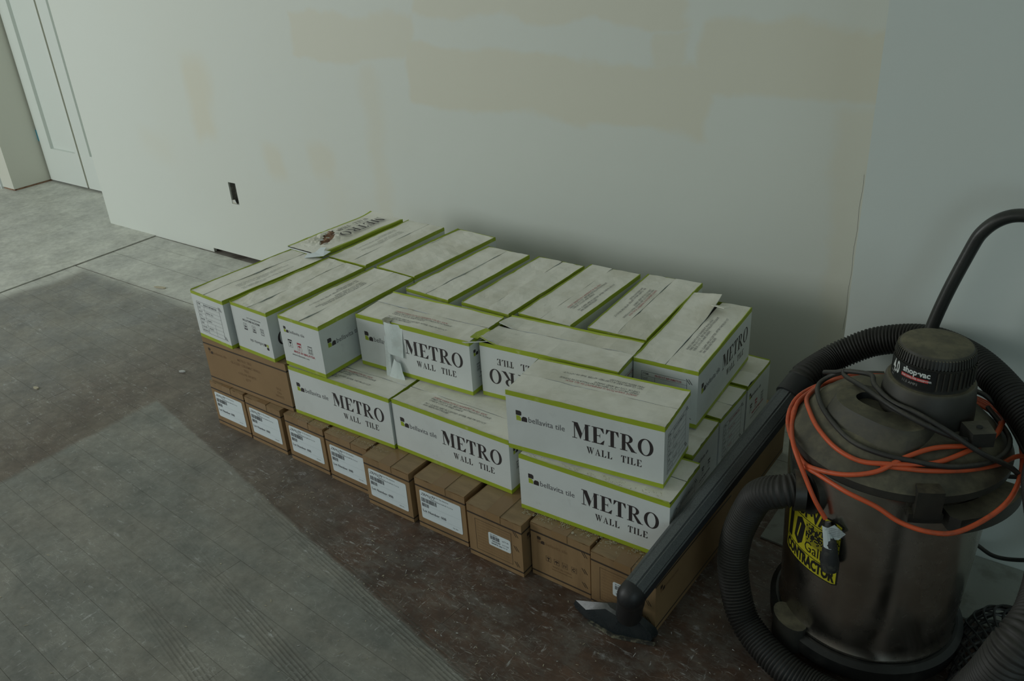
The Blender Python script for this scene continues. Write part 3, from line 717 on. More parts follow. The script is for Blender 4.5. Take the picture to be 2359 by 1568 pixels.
def poseb(x, y, z, deg, ori):
    if ori == 0: return (x, y, z), D(deg)
    a = D(deg); return (x + WB_ * math.cos(a), y + WB_ * math.sin(a), z), D(deg + 90)

# ---- bottom layer: brown cartons, ends to the front
def bl(i): return ('brown carton', )
front = [(-1.917, 1.157, -1.1), (-1.765, 1.152, -1.5), (-1.603, 1.146, -1.0), (-1.448, 1.139, -1.0), (-1.297, 1.116, -.6), (-1.138, 1.116, -.4), (-.98, 1.103, -.9), (-.830, 1.123, -.7), (-.680, 1.112, -1.6)]
labs = ['brown carton with white lot label, leftmost on the floor at the front',
        'brown carton with white lot label under the right end of the brown carton above',
        'brown carton with white lot label, third from the left on the floor',
        'brown carton with white lot label, fourth from the left on the floor',
        'brown carton with white lot label, just left of the step in the floor row',
        'brown carton with white lot label, rightmost of the large labels on the floor',
        'brown carton with a small barcode label on its printed table',
        'brown carton with handling symbols and black logo on its end',
        'brown carton at the right front floor corner, behind the vacuum floor nozzle']
pr = [[('L', 'sheet', 0)], [('L', 'sheet', 0)], [('L', 'sheet', 0)], [('L', 'sheet', 0)], [('L', 'sheet', -.8), ('F', 'logo')], [('L', 'sheet', 0)], [('L', 'table'), ('L', 'small'), ('F', 'logo')], [('L', 'icons')], [('L', 'table'), ('L', 'small', .050), ('F', 'logo')]]
for (x, y, a), l, p in zip(front, labs, pr):
    loc, rz = poseb(x, y, Z1, a, 1); brown_carton(loc, rz, l, 'brown cartons on the floor, ends to the front', p)
# second row on the floor behind them: only the rightmost shows
for k in range(8):
    loc, rz = poseb(-1.90 + k * .151, 1.492, Z1, 0, 1)
    brown_carton(loc, rz, 'plain brown carton hidden in the back floor row of the pile', 'hidden brown cartons in the back floor row', (), False)
loc, rz = poseb(-.688, 1.482, Z1, -.5, 1); brown_carton(loc, rz, 'brown carton at the back of the right side, above the hose', 'brown cartons on the right side', [('F', 'logo')])

# ---- middle layer: long sides to the front
loc, rz = poseb(-1.912, 1.163, Z2, .2, 0)
brown_carton(loc, rz, 'brown carton lying long side to the front in the middle layer at left', 'brown cartons', [('F', 'logo'), ('F', 'text'), ('R', 'logo')])
loc, rz = pose(-1.575, 1.166, Z2, 1.3, 0)
white_carton(loc, rz, 'white METRO carton in the middle layer beside the brown carton', prints=[('F', 'long'), ('R', 'icons')], top='warn', group='white cartons of the middle layer')
loc, rz = pose(-1.241, 1.178, Z2, -.4, 0)
white_carton(loc, rz, 'white METRO carton in the middle layer below the torn hanging paper', prints=[('F', 'long'), ('R', 'icons_plain')], top='warn', group='white cartons of the middle layer')
loc, rz = pose(-.869, 1.150, Z2, 2.2, 0)
white_carton(loc, rz, 'white METRO carton in the middle layer at the right, crossed by the vacuum wand', prints=[('F', 'long'), ('R', 'table')], top='none', group='white cartons of the middle layer', seam=.55)
loc, rz = pose(-.897, 1.304, Z2, 2.6, 0)
white_carton(loc, rz, 'white carton end with handling symbols, second in the right-hand row', prints=[('R', 'icons_plain')], top='none', group='white cartons of the middle layer', seam=.5)
loc, rz = pose(-.904, 1.469, Z2, .2, 0)
white_carton(loc, rz, 'white carton end with a red and grey printed table, third in the right-hand row', prints=[('R', 'table_red')], top='none', group='white cartons of the middle layer', seam=.45)
loc, rz = pose(-.905, 1.617, Z2, .9, 0)
white_carton(loc, rz, 'white carton end with red symbols, last in the right-hand row by the wall', prints=[('R', 'icons')], top='none', group='white cartons of the middle layer', seam=.45)
for row, y in enumerate((1.335, 1.490, 1.645)):
    for k in range(3):
        loc, rz = pose(-1.91 + k * .3355, y, Z2, 0, 0)
        white_carton(loc, rz, 'white carton buried in the middle layer of the pile', 'hidden white cartons of the middle layer', (), 'none')

# ---- top layer
loc, rz = pose(-1.905, 1.159, Z3, -3.5, 1)
white_carton(loc, rz, 'white carton at the top left corner with a printed table on its end', prints=[('L', 'table'), ('F', 'long', True)], top='warn_faint', group='white cartons of the top layer', seam=.58)
loc, rz = pose(-1.750, 1.163, Z3, -2.1, 1)
white_carton(loc, rz, 'upside-down white carton with crumpled lid rim, second from the left in the top layer', prints=[('L', 'icons_plain', True), ('F', 'long', True)], top='none', group='white cartons of the top layer', wave=.0038, seam=.5)
loc, rz = pose(-1.579, 1.169, Z3, -.7, 1)
white_carton(loc, rz, 'white carton with a red umbrella symbol on its end, third in the top layer', prints=[('L', 'icons'), ('F', 'long')], top='inv_warn_grey', group='white cartons of the top layer', seam=.46)
loc, rz = pose(-1.412, 1.264, Z3, 2.8, 0)
cartonD = white_carton(loc, rz, 'white METRO carton with torn paper hanging down its front', prints=[('F', 'long'), ('R', 'icons_plain')], top='warn', group='white cartons of the top layer', seam=.56)
def liftE(u, t): return .016 * max(0, 1 - u / .10) * (1 - t) * .8
loc, rz = pose(-1.067, 1.296, Z3, 5.1, 0)
cartonE = white_carton(loc, rz, 'upside-down METRO carton behind the front right one, its corner torn open', prints=[('F', 'long', True), ('R', 'table_red')], top='none', group='white cartons of the top layer', wave=.0030, lift=(lambda u, t: .014 * max(0, 1 - u / .12) * (1 - t), lambda u, t: .010 * max(0, 1 - u / .12) * (1 - t)), seam=.6)
loc, rz = pose(-.896, 1.156, Z3, 6.3, 0)
white_carton(loc, rz, 'white METRO carton on top at the right front, lid print upside down', prints=[('F', 'long'), ('R', 'table')], top='inv_warn', group='white cartons of the top layer', seam=.50)
def liftG(u, t): return .040 * max(0, (u - .62) / .38) ** 1.3 * (.35 + .65 * (1 - t))
loc, rz = pose(-.743, 1.398, Z3, 3.4, 1)
cartonG = white_carton(loc, rz, 'white METRO carton at the right back corner with its lid flap lifting', prints=[('L', 'table_red'), ('F', 'long')], top='warn_grey', group='white cartons of the top layer', seam=.50, lift=(None, lambda u, t: .019 * max(0, (u - .55) / .45) ** 1.3 * (1 - .35 * t)))
loc, rz = pose(-.896, 1.469, Z3, 3.3, 1)
white_carton(loc, rz, 'white carton in the back row left of the lifted flap, red print reversed', prints=[('L', 'table')], top='inv_warn', group='white cartons of the top layer', seam=.5)
loc, rz = pose(-1.074, 1.456, Z3, -.3, 1)
white_carton(loc, rz, 'white carton in the back row with red print beside a wide lid seam', prints=[('L', 'table')], top='warn', group='white cartons of the top layer', seam=.57)
loc, rz = pose(-1.230, 1.440, Z3, -1.0, 1)
white_carton(loc, rz, 'unprinted wrinkled carton top in the back row touching the red-printed one', prints=[('L', 'icons', True)], top='none', group='white cartons of the top layer', wave=.003, seam=.48)
loc, rz = pose(-1.406, 1.438, Z3, -2.5, 1)
white_carton(loc, rz, 'unprinted carton top in the back row behind the torn hanging paper', prints=[('L', 'icons', True)], top='none', group='white cartons of the top layer', wave=.0026, seam=.52)
loc, rz = pose(-1.575, 1.510, Z3, -3.3, 1)
white_carton(loc, rz, 'unprinted bowed carton top in the back row behind the red umbrella one', prints=[], top='none', group='white cartons of the top layer', wave=.0038, seam=.95)
loc, rz = pose(-1.745, 1.499, Z3, -.6, 1)
white_carton(loc, rz, 'white carton in the back row right of the ripped-open one', prints=[], top='inv_warn_faint', group='white cartons of the top layer', seam=.42)

# torn carton lying on its side: METRO face upward with a ripped hole
def torn_carton(loc, rz):
    count[0] += 1; r = empty('torn_white_tile_carton', loc, rz); tag(r, 'ripped-open white carton at the back left, METRO lettering facing up', 'box', 'white cartons of the top layer')
    L, W, H = LW, HW, WW; link('carton_body', carton_body(L, W, H - .003, 77, [], [M['side'], M['green'], M['dark']]), r)
    # top sheet with hole: grid minus an irregular patch
    nx, ny = 44, 18; hole = lambda x, y: (((x - .105) / .045) ** 2 + ((y - .085 - (x - .105) * .55) / .020) ** 2 + noise.noise(Vector((x * 60, y * 60, 2))) * .6) < 1
    mb = MB(); idx = {}
    for j in range(ny + 1):
        for i in range(nx + 1):
            x, y = L * i / nx, W * j / ny; z = H - .001 + wob((x, y, 0), 12, .0025, 9)
            d = ((x - .105) / .06) ** 2 + ((y - .09) / .035) ** 2; z += .006 * math.exp(-d * .7) * abs(noise.noise(Vector((x * 40, y * 40, 0)))) * 2
            if i > nx - 8: z += .006 * ((i - nx + 8) / 8) ** 2 * (j / ny)
            if hole(x, y): z -= .004
            mb.v.append((x + (wob((x, y, 1), 40, .001, 4)), y, z))
    for j in range(ny):
        for i in range(nx):
            x, y = L * (i + .5) / nx, W * (j + .5) / ny; a = j * (nx + 1) + i
            if hole(x, y): continue
            e = y < .0075 or y > W - .006; mb.f.append([a, a + 1, a + nx + 2, a + nx + 1]); mb.m.append(1 if e else 0)
    mb.build('top_sheet', [M['top'], M['green']], r)
    mb = MB(); nx2 = 16
    for j in range(7):
        for i in range(nx2 + 1):
            x, y = .045 + .125 * i / nx2, .050 + .075 * j / 6; mb.v.append((x, y, H - .0045 - .004 * abs(noise.noise(Vector((x * 70, y * 70, 1)))) + .002 * (j % 2)))
    for j in range(6):
        for i in range(nx2): a = j * (nx2 + 1) + i; mb.f.append([a, a + 1, a + nx2 + 2, a + nx2 + 1]); mb.m.append(0)
    mb.build('torn_pulp', [M['pulp']], r)
    # ragged lips
    for k in range(9):
        x = .065 + k * .011; y = .062 + k * .0055 + random.uniform(-.004, .004)
        vs, fs = solid_poly([(0, 0), (.012, .003), (.015, .012), (.004, .009)], 0, .0012)
        mb = MB(); mb.add([(a, b_, c + a * .3) for a, b_, c in vs], fs); mb.build('torn_scrap', M['pulp'] if k % 2 else M['torn'], r, Matrix.Translation((x, y, H - .001)) @ Matrix.Rotation(random.uniform(0, 6), 4, 'Z'))
    # lettering, reading upside down as seen from the front left
    fm = Matrix(((-1, 0, 0, L), (0, -1, 0, W), (0, 0, 1, H + .0022), (0, 0, 0, 1)))
    place('title_lettering', 'metro', r, fm, .030, .064, .0015); place('subtitle_lettering', 'wall', r, fm, .055, .034, .0015)
    mb = MB(); mb.box(0, -.0016, H - .0105, L, -.0004, H + .0005); mb.build('green_edge', M['green'], r)
    return r
loc, rz = pose(-1.906, 1.489, Z3, -2.3, 1)
tc = torn_carton((loc[0] + .0, loc[1], Z3), rz)
# white paper scrap lying on the seam between cartons
mb = MB(); vs, fs = solid_poly([(-.032, -.018), (.030, -.024), (.040, .004), (.018, .010), (.016, .030), (-.006, .038), (-.012, .012), (-.034, .004)], 0, .0008)
mb.add([(x, y, z + .004 * math.sin(x * 60)) for x, y, z in vs], fs); o = mb.build('paper_scrap', M['sheet']); o.location = (-1.775, 1.485, Z3 + HW + .0045); o.rotation_euler = (.1, -.05, .4); tag(o, 'white torn paper scrap on the carton tops near the ripped carton', 'paper')

# torn hanging strip of carton D and small torn bits (parts of their cartons)
def strip(parent, fm, pts, name, mat, curl=None, th=.0006):
    vs, fs = solid_poly(pts, 0, th); mb = MB(); mb.add([(x, y, z + (curl(x, y) if curl else 0)) for x, y, z in vs], fs); return mb.build(name, mat, parent, fm)
fmD = face_matrix('F', LW, WW, HW)
def grid_sheet(parent, fm, quad, n, mat, name, fz):
    mb = MB(); (a, b, c, d) = [Vector(q + (0,)) for q in quad]
    for j in range(n + 1):
        for i in range(n + 1):
            u, v = i / n, j / n; p = a.lerp(b, u).lerp(d.lerp(c, u), v); z = fz(p.x, p.y, u, v)
            e = .0014 * noise.noise(Vector((p.x * 90, p.y * 90, 3))) if i in (0, n) or j in (0, n) else 0
            mb.v.append((p.x + e, p.y + e, z))
    for j in range(n):
        for i in range(n): q = j * (n + 1) + i; mb.f.append([q, q + 1, q + n + 2, q + n + 1]); mb.m.append(0)
    return mb.build(name, mat, parent, fm)
mtp = simple('torn_white_tape_paper', (.70, .78, .77), .6, dirt=(.60, .66, .64), dscale=25)
grid_sheet(cartonD, fmD, [(.092, .058), (.138, .050), (.142, .134), (.088, .134)], 8, mtp, 'torn_strip', lambda x, y, u, v: .0012 + .005 * (1 - v) + .002 * math.sin(u * 5))
grid_sheet(cartonD, fmD, [(.088, -.026), (.150, -.030), (.128, .036), (.112, .046)], 6, mtp, 'torn_strip', lambda x, y, u, v: .016 - .008 * v + .002 * math.sin(u * 4))
grid_sheet(cartonD, fmD, [(.086, -.026), (.102, -.026), (.100, .085), (.087, .100)], 6, mtp, 'torn_strip', lambda x, y, u, v: .014 - .010 * v)
mb = MB(); mb.box(.086, -.0016, HW - .013, .108, -.0003, HW + .0015); mb.box(.084, -.0016, HW + .0002, .108, .012, HW + .0016); mb.build('tape_patch', simple('dusty_clear_tape', (.36, .37, .30), .5, dirt=(.28, .28, .20), dscale=40), cartonD)
# torn white lip at D's right corner
mb = MB(); vs, fs = solid_poly([(.0, .0), (.050, .018), (.066, .030), (.060, .020), (.012, -.003)], 0, .0008); mb.add([(x, y, z + x * .10) for x, y, z in vs], fs)
mb.build('torn_scrap', M['torn'], cartonD, Matrix.Translation((LW - .016, -.003, HW - .004)))
mb = MB(); vs, fs = solid_poly([(-.008, .0), (.010, .004), (.020, .040), (.004, .046), (-.008, .024)], 0, .0012); mb.add([(x, y, z + .006 * abs(noise.noise(Vector((x * 80, y * 80, 0)))) + y * .12) for x, y, z in vs], fs)
mb.build('torn_scrap', M['green'], cartonD, Matrix.Translation((LW - .002, .020, HW - .004)))
# torn corner of the lifted flap on carton G
mb = MB(); vs, fs = solid_poly([(0, 0), (.028, -.006), (.034, .014), (.026, .038), (.004, .030)], 0, .0016); mb.add([(x, y, z - x * .35 + .004 * noise.noise(Vector((x * 90, y * 90, 0)))) for x, y, z in vs], fs)
mb.build('torn_scrap', M['top'], cartonG, Matrix.Translation((LW - .075, WW * .5 - .030, HW + .018)))

# ------------------------------------------------------------------ the vacuum
VC = (-.219, 1.330); LC = (-.212, 1.332); MC = (-.180, 1.338)
DUST = (.235, .205, .125)
mblk = dusty('dusty_black_plastic', (.016, .017, .016), DUST, .42, .38)
mblk2 = dusty('dusty_dark_plastic_top', (.018, .019, .018), (.23, .21, .135), .5, .88, 30, 5)
mdrum, t, b = newmat('grimy_stainless_steel', .24, 1.0)
v = coords(t); g1 = ramp(t, noise_(t, v, 5, 6, .65), .35, .7)
t.links.new(mixc(t, g1, (.55, .53, .49), (.40, .38, .34)), b.inputs['Base Color'])
t.links.new(math_(t, 'MULTIPLY_ADD', ramp(t, noise_(t, v, 12, 5), .3, .7), .14, .18), b.inputs['Roughness'])
vac = empty('vacuum_cleaner', (0, 0, 0)); tag(vac, 'dusty shop vacuum with steel drum and black lid at right front', 'vacuum cleaner')
vac.location = (VC[0], VC[1], 0); VM = Matrix.Translation((-VC[0], -VC[1], 0))
def vpart(mb, name, mats, parent=None, sm=35):
    o = mb.build(name, mats, parent or vac, VM if parent is None else None); smooth_angle(o, sm); return o
vpart(lathe([(.0, .070), (.1520, .070), (.1536, .073), (.1532, .077), (.1514, .080), (.1518, .10), (.1640, .432), (.1615, .432), (.149, .09), (0, .09)], VC, 96), 'drum', mdrum)
mdeep = simple('plain_black_plastic', (.010, .011, .011), .4, dirt=(.03, .03, .028), dscale=12)
vpart(lathe([(.04, .030), (.150, .026), (.166, .034), (.168, .062), (.158, .069), (.02, .069)], VC, 80), 'dolly_base', mdeep)
for ang in (233, 53, 143):
    a = math.radians(ang); px, py = VC[0] + .160 * math.cos(a), VC[1] + .160 * math.sin(a)
    pts = []
    for k in range(20):
        q = 2 * PI * k / 20; u = .024 * math.cos(q); v_ = .038 * math.sin(q); pts.append((px + u * math.cos(a) - v_ * math.sin(a), py + u * math.sin(a) + v_ * math.cos(a)))
    mb = MB(); vs, fs = solid_poly(pts, .030, .084); mb.add(vs, fs); f = vpart(mb, 'caster_socket', mblk2, None, 30)
    mb = MB(); th = a + .9
    c0 = Vector((px, py, .0155)); ax = Vector((math.cos(th), math.sin(th), 0))
    tube([c0 - ax * .009, c0 + ax * .009], .0150, 18, True, 0, mb); mb.box(px - .004, py - .004, .015, px + .004, py + .004, .032)
    wv = mb.build('caster_wheel', mblk, vac, VM); smooth_angle(wv, 40)
# lid
lid = vpart(lathe([(.160, .424), (.168, .425), (.1710, .428), (.1712, .441), (.1675, .444), (.1640, .449), (.1580, .453), (.150, .462), (.135, .477), (.112, .490), (.090, .4975), (.055, .502), (0, .504)], LC, 96), 'lid', mblk2)
# exhaust housing: oblong turret with an opening
def oblong(cx, cy, L2, W2, ang, n=40):
    c, s_ = math.cos(ang), math.sin(ang); out = []
    for k in range(n):
        q = 2 * PI * k / n; ca, sa = math.cos(q), math.sin(q)
        u = L2 * (abs(ca) ** .75) * (1 if ca >= 0 else -1); v_ = W2 * (abs(sa) ** .75) * (1 if sa >= 0 else -1); out.append((cx + u * c - v_ * s_, cy + u * s_ + v_ * c))
    return out
ang = math.atan2(-.044, .119); EC = (-.232, 1.284)
o1, o2, o3, o4 = oblong(EC[0], EC[1] - .010, .094, .070, ang), oblong(EC[0], EC[1], .078, .050, ang), oblong(EC[0] - .013, EC[1] + .008, .034, .0190, ang), oblong(EC[0] - .013, EC[1] + .008, .031, .0165, ang)
mb = MB(); n = 40; rings = [(o1, .455), (o1, .468), (o2, .508), ([(x * .97 + EC[0] * .03, y * .97 + EC[1] * .03) for x, y in o2], .5115), (o3, .5125), (o4, .480)]
for pts, z in rings: mb.v += [(x, y, z) for x, y in pts]
for i in range(len(rings) - 1):
    for k in range(n): mb.f.append([i * n + k, i * n + (k + 1) % n, (i + 1) * n + (k + 1) % n, (i + 1) * n + k]); mb.m.append(1 if i == 4 else 0)
mb.f.append([5 * n + k for k in range(n)]); mb.m.append(1)
mhole = simple('dark_plastic_hollow', (.010, .011, .011), .6)
vpart(mb, 'exhaust_housing', [mblk2, mhole])
# motor housing and cap
vpart(lathe([(.072, .495), (.0715, .510), (.071, .516), (.0705, .520), (.0700, .530), (.0690, .533), (.0670, .552), (.064, .556), (.055, .557), (0, .557)], MC, 72), 'motor_housing', mblk2)
cap = lathe([(.0585, .556), (.0590, .596), (.0600, .598)], MC, 72)
# ribbed rim above the label
nr = 72; mb = cap
for k in range(nr):
    a = 2 * PI * k / nr; a2 = a + PI / nr
    def P(r, an, z): return (MC[0] + r * math.cos(an), MC[1] + r * math.sin(an), z)
    r0, r1 = .0565, .0595
    mb.add([P(r0, a, .597), P(r1, a, .597), P(r1, a2, .597), P(r0, a2, .597), P(.0545, a, .6125), P(.0565, a, .6115), P(.0565, a2, .6115), P(.0545, a2, .6125)],
           [(0, 1, 5, 4), (1, 2, 6, 5), (2, 3, 7, 6), (4, 5, 6, 7)])
lathe([(.0570, .597), (.0552, .611), (.052, .6155), (.046, .6175), (0, .6185)], MC, 72, mb)
capo = vpart(mb, 'motor_cap', mblk2, None, 30)
for k in range(15):   # vent ribs on the right of the cap
    a = math.radians(-72 + k * 8)
    mb = MB(); r0, r1 = .0588, .0612; c, s_ = math.cos(a), math.sin(a)
    tube([Vector((MC[0] + r1 * .99 * c, MC[1] + r1 * .99 * s_, .563)), Vector((MC[0] + r1 * .985 * c, MC[1] + r1 * .985 * s_, .594))], .0016, 6, True, 0, mb)
    vpart(mb, 'vent_rib', mblk)
# screw lug on the motor housing
mb = MB(); pts = [(-.095 - .003, 1.262), (-.070, 1.282), (-.088, 1.315), (-.120, 1.290)]; vs, fs = solid_poly(pts, .492, .5165); mb.add(vs, fs); vpart(mb, 'screw_lug', mblk2)
mb = MB(); tube([Vector((-.094, 1.287, .5165)), Vector((-.094, 1.287, .5185))], .0045, 10, True, 0, mb); vpart(mb, 'screw_hole', mhole)
# label on the cap: text bent round the cylinder
def bend(tx, r, c, th0, z0, slope=0.0):
    out = []
    for x, y, z in tx[0]:
        a = th0 + x / r; out.append((c[0] + (r + z) * math.cos(a), c[1] + (r + z) * math.sin(a), z0 + y))
    return out, tx[1]
def flat(mbx): return (mbx.v, mbx.f)
mwhite = simple('white_print', (.62, .66, .64), .5); mred = simple('red_print', (.55, .03, .03), .5)
lab = MB(); rl = .0602
for k in range(24):
    a0, a1 = D(-162 + k * 3.6), D(-162 + (k + 1) * 3.6)
    lab.add([(MC[0] + rl * math.cos(a), MC[1] + rl * math.sin(a), z) for a in (a0, a1) for z in (.560, .5945)], [(0, 2, 3, 1)])
mlab = simple('glossy_black_label', (.012, .013, .013), .3); labo = vpart(lab, 'nameplate', mlab)
def on_cap(txt, name, mat, th, z, r=.0606):
    v2, f2 = bend(txt, r, MC, D(th), z); mb = MB(); mb.add(v2, f2); return vpart(mb, name, mat)
on_cap(text('4.0', .0290, .03, 0, .50), 'lettering', mwhite, -148, .5725)
on_cap(text('shop\u00b7vac', .0135, .035, 0, .92), 'lettering', mwhite, -124, .5830)
mb = MB()
for k in range(10): mb.rect(k * .0044, 0, (k + 1) * .0044 + .00001, .0055)
on_cap(flat(mb), 'red_bar', mred, -126, .5742)
on_cap(text('PEAK DEVELOPED HORSEPOWER', .0044, .02, 0, .72, res=1), 'lettering', mwhite, -124.5, .5755, .0608)
on_cap(text('11.5 AMPS', .0062, 0, 0, 1, res=1), 'lettering', simple('dull_print', (.30, .31, .30), .5), -124, .5655)
on_cap(text('PEAK', .0048, 0, 0, 1, res=1), 'lettering', bpy.data.materials['dull_print'], -152, .5685)
on_cap(text('H.P.', .0048, 0, 0, 1, res=1), 'lettering', bpy.data.materials['dull_print'], -150, .5630)
# latches, carry handle, inlet
def arc_box(c, r0, r1, a0, a1, z0, z1, n=12, mb=None, taper=0.0):
    mb = mb or MB(); vs = []
    for k in range(n + 1):
        a = D(a0 + (a1 - a0) * k / n); e = taper if k in (0, n) else 0
        for r, z in ((r0, z0), (r1 - e, z0), (r1 - e, z1), (r0, z1)): vs.append((c[0] + r * math.cos(a), c[1] + r * math.sin(a), z))
    fs = [(i * 4 + j, i * 4 + (j + 1) % 4, (i + 1) * 4 + (j + 1) % 4, (i + 1) * 4 + j) for i in range(n) for j in range(4)] + [(3, 2, 1, 0), (n * 4, n * 4 + 1, n * 4 + 2, n * 4 + 3)]
    mb.add(vs, fs); return mb
for a in (-62, 118):
    mb = arc_box(LC, .160, .183, a - 6, a + 6, .408, .456, 4); arc_box(LC, .158, .178, a - 8, a + 8, .396, .412, 4, mb); vpart(mb, 'latch', mblk)
for a0, a1 in ((-52, -4), (128, 176)):
    mb = arc_box(LC, .160, .196, a0, a1, .388, .414, 14, None, .012); vpart(mb, 'carry_handle', mblk2)
# hose inlet
ia = Vector((-.318, 1.194, .373)); ib = Vector((-.296, 1.216, .373))
mb = MB(); tube([ib, ia + Vector((.004, -.002, 0))], lambda i: .040, 28, True, 0, mb); tube([ia + Vector((.004, -.002, 0)), ia + Vector((-.012, -.009, .0))], lambda i: .034, 28, True, 0, mb); vpart(mb, 'hose_inlet', mblk)
# yellow sticker on the drum
myel = simple('yellow_sticker', (.50, .46, .02), .45, dirt=(.42, .38, .03), dscale=30); msb = simple('sticker_black', (.012, .012, .010), .45)
def rd(z): return .1518 + (z - .10) / .332 * .0122
def drum_pt(th, z, off): r = rd(z) + off; return (VC[0] + r * math.cos(th), VC[1] + r * math.sin(th), z)
def on_drum(txt, th0, z0, off):
    return [drum_pt(th0 + x / .156, z0 + y, off) for x, y, z in txt[0]], txt[1]
def patchd(a0, a1, z0, z1, off, n=16, m=1, corner=0.0):
    vs = []; fs = []
    for k in range(n + 1):
        c = corner if k in (0, n) else 0
        for j in range(m + 1): vs.append(drum_pt(D(a0 + (a1 - a0) * k / n), (z0 + c) + (z1 - z0 - 2 * c) * j / m, off))
    for k in range(n):
        for j in range(m): a = k * (m + 1) + j; fs.append((a, a + m + 1, a + m + 2, a + 1))
    return vs, fs
SA0, SA1, SZ0, SZ1 = -144, -97.5, .213, .346
mb = MB(); mb.add(*patchd(SA0, SA1, SZ0, SZ1, .0006, corner=.004)); stk = vpart(mb, 'drum_sticker', msb)
mb = MB(); mb.add(*patchd(SA0 + 1, SA1 - 1, SZ0 + .0025, SZ1 - .0025, .0009, corner=.003)); mb.build('yellow_field', myel, vac, VM)
BK = MB()
BK.add(*on_drum(text('SHOP\u00b7VAC', .034, .05, 0, .66), D(SA0 + 3), .3195, .0013))
BK.add(*patchd(SA0 + 1, SA1 - 1, .3140, .3155, .0013)); BK.add(*patchd(SA0 + 1, SA1 - 1, .2440, .2455, .0013))
BK.add(*on_drum(text('CONTRACTOR', .0300, .055, 0, .545), D(SA0 + 2.5), .2205, .0013))
# big slanted numerals 1 0
q = MB(); q.poly([(0.002, 0), (.013, 0), (.017, .062), (.006, .062)]); q.add(*[[(x, y, 0) for x, y in ((.022, .012), (.034, 0), (.044, .010), (.050, .050), (.040, .062), (.028, .055))], [(0, 1, 2, 3, 4, 5)]]); BK.add(*on_drum((q.v, q.f), D(SA0 + 2.5), .2490, .0013))
BK.add(*on_drum(text('Gallon', .0300, .0, 0, .80), D(SA0 + 21), .2515, .0013))
q = MB(); rr = random.Random(4)
for i in range(26):
    for j in range(22):
        x, y = .052 + i * .0027, .0 + j * .0028
        if x > .116: continue
        if rr.random() < (.12 + .75 * math.exp(-(((x - .072) / .022) ** 2 + ((y - .042) / .015) ** 2))) * (y > .024): q.rect(x, y, x + .0027, y + .0028)
BK.add(*on_drum((q.v, q.f), D(SA0 + 2.5), .2500, .0013))
for i in range(24):
    BK.add(*on_drum(([(x, y, 0) for x, y in ((.052 + i * .0027, .020), (.0524 + i * .0027, .020), (.0524 + i * .0027, .062), (.052 + i * .0027, .062))], [(0, 1, 2, 3)]), D(SA0 + 2.5), .2500, .0013))
for j in range(15):
    BK.add(*patchd(SA0 + 22, SA1 - 3, .2700 + j * .0028, .2703 + j * .0028, .0013))
BK.build('sticker_lettering', msb, vac, VM)
mb = MB(); q = MB(); q.poly([(.0305, .018), (.0325, .014), (.0400, .048), (.0375, .050)]); mb.add(*on_drum((q.v, q.f), D(SA0 + 2.5), .2490, .0017)); mb.build('numeral_gap', myel, vac, VM)
# push handle (bent tube) behind the drum
hp = [(-.225, 1.44, .055), (-.262, 1.485, .12), (-.245, 1.515, .36), (-.218, 1.535, .56), (-.187, 1.545, .69), (-.170, 1.546, .735), (-.140, 1.547, .762), (-.100, 1.548, .768), (-.050, 1.547, .762), (.005, 1.545, .740), (.045, 1.54, .68), (.070, 1.52, .40), (.075, 1.50, .12)]
mb = tube(catmull(hp, 8), .0112, 14); vpart(mb, 'push_handle', dusty('black_painted_tube', (.016, .018, .017), (.12, .12, .10), .35, .4), None, 60)

# ---- hose with real corrugations
wl, wu = Vector((-.5465, 1.0525, .158)), Vector((-.4295, 1.4560, .3890))
wd = (wu - wl).normalized()
hosepts = [(wu + wd * .028)[:], (wu + wd * .045)[:], (-.3985, 1.545, .4195), (-.372, 1.572, .437), (-.315, 1.590, .470), (-.232, 1.582, .497), (-.147, 1.520, .510), (-.075, 1.435, .505), (-.008, 1.340, .482),
           (.005, 1.216, .491), (.032, 1.069, .494), (.035, .936, .503), (.018, .881, .481), (-.001, .906, .389), (-.038, .985, .229), (-.110, 1.085, .075), (-.216, 1.117, .030),
           (-.300, 1.131, .034), (-.385, 1.170, .060), (-.425, 1.197, .136), (-.428, 1.208, .215), (-.404, 1.202, .300), (-.380, 1.184, .345), (-.348, 1.178, .367), (-.322, 1.192, .373)]
mhose = dusty('ribbed_black_hose', (.011, .011, .0105), (.080, .076, .060), .55, .30, 60, 5)
Pp = resample(catmull(hosepts, 14), .00128)
per = 5; rad = lambda i: .0266 + (.0017, .0018, .0006, -.0013, -.0008)[i % per]
mb = tube(Pp, rad, 20); hose = mb.build('vacuum_hose', mhose); smooth_angle(hose, 75)
tag(hose, 'ribbed black vacuum hose arching behind the lid and looping to the drum', 'hose')
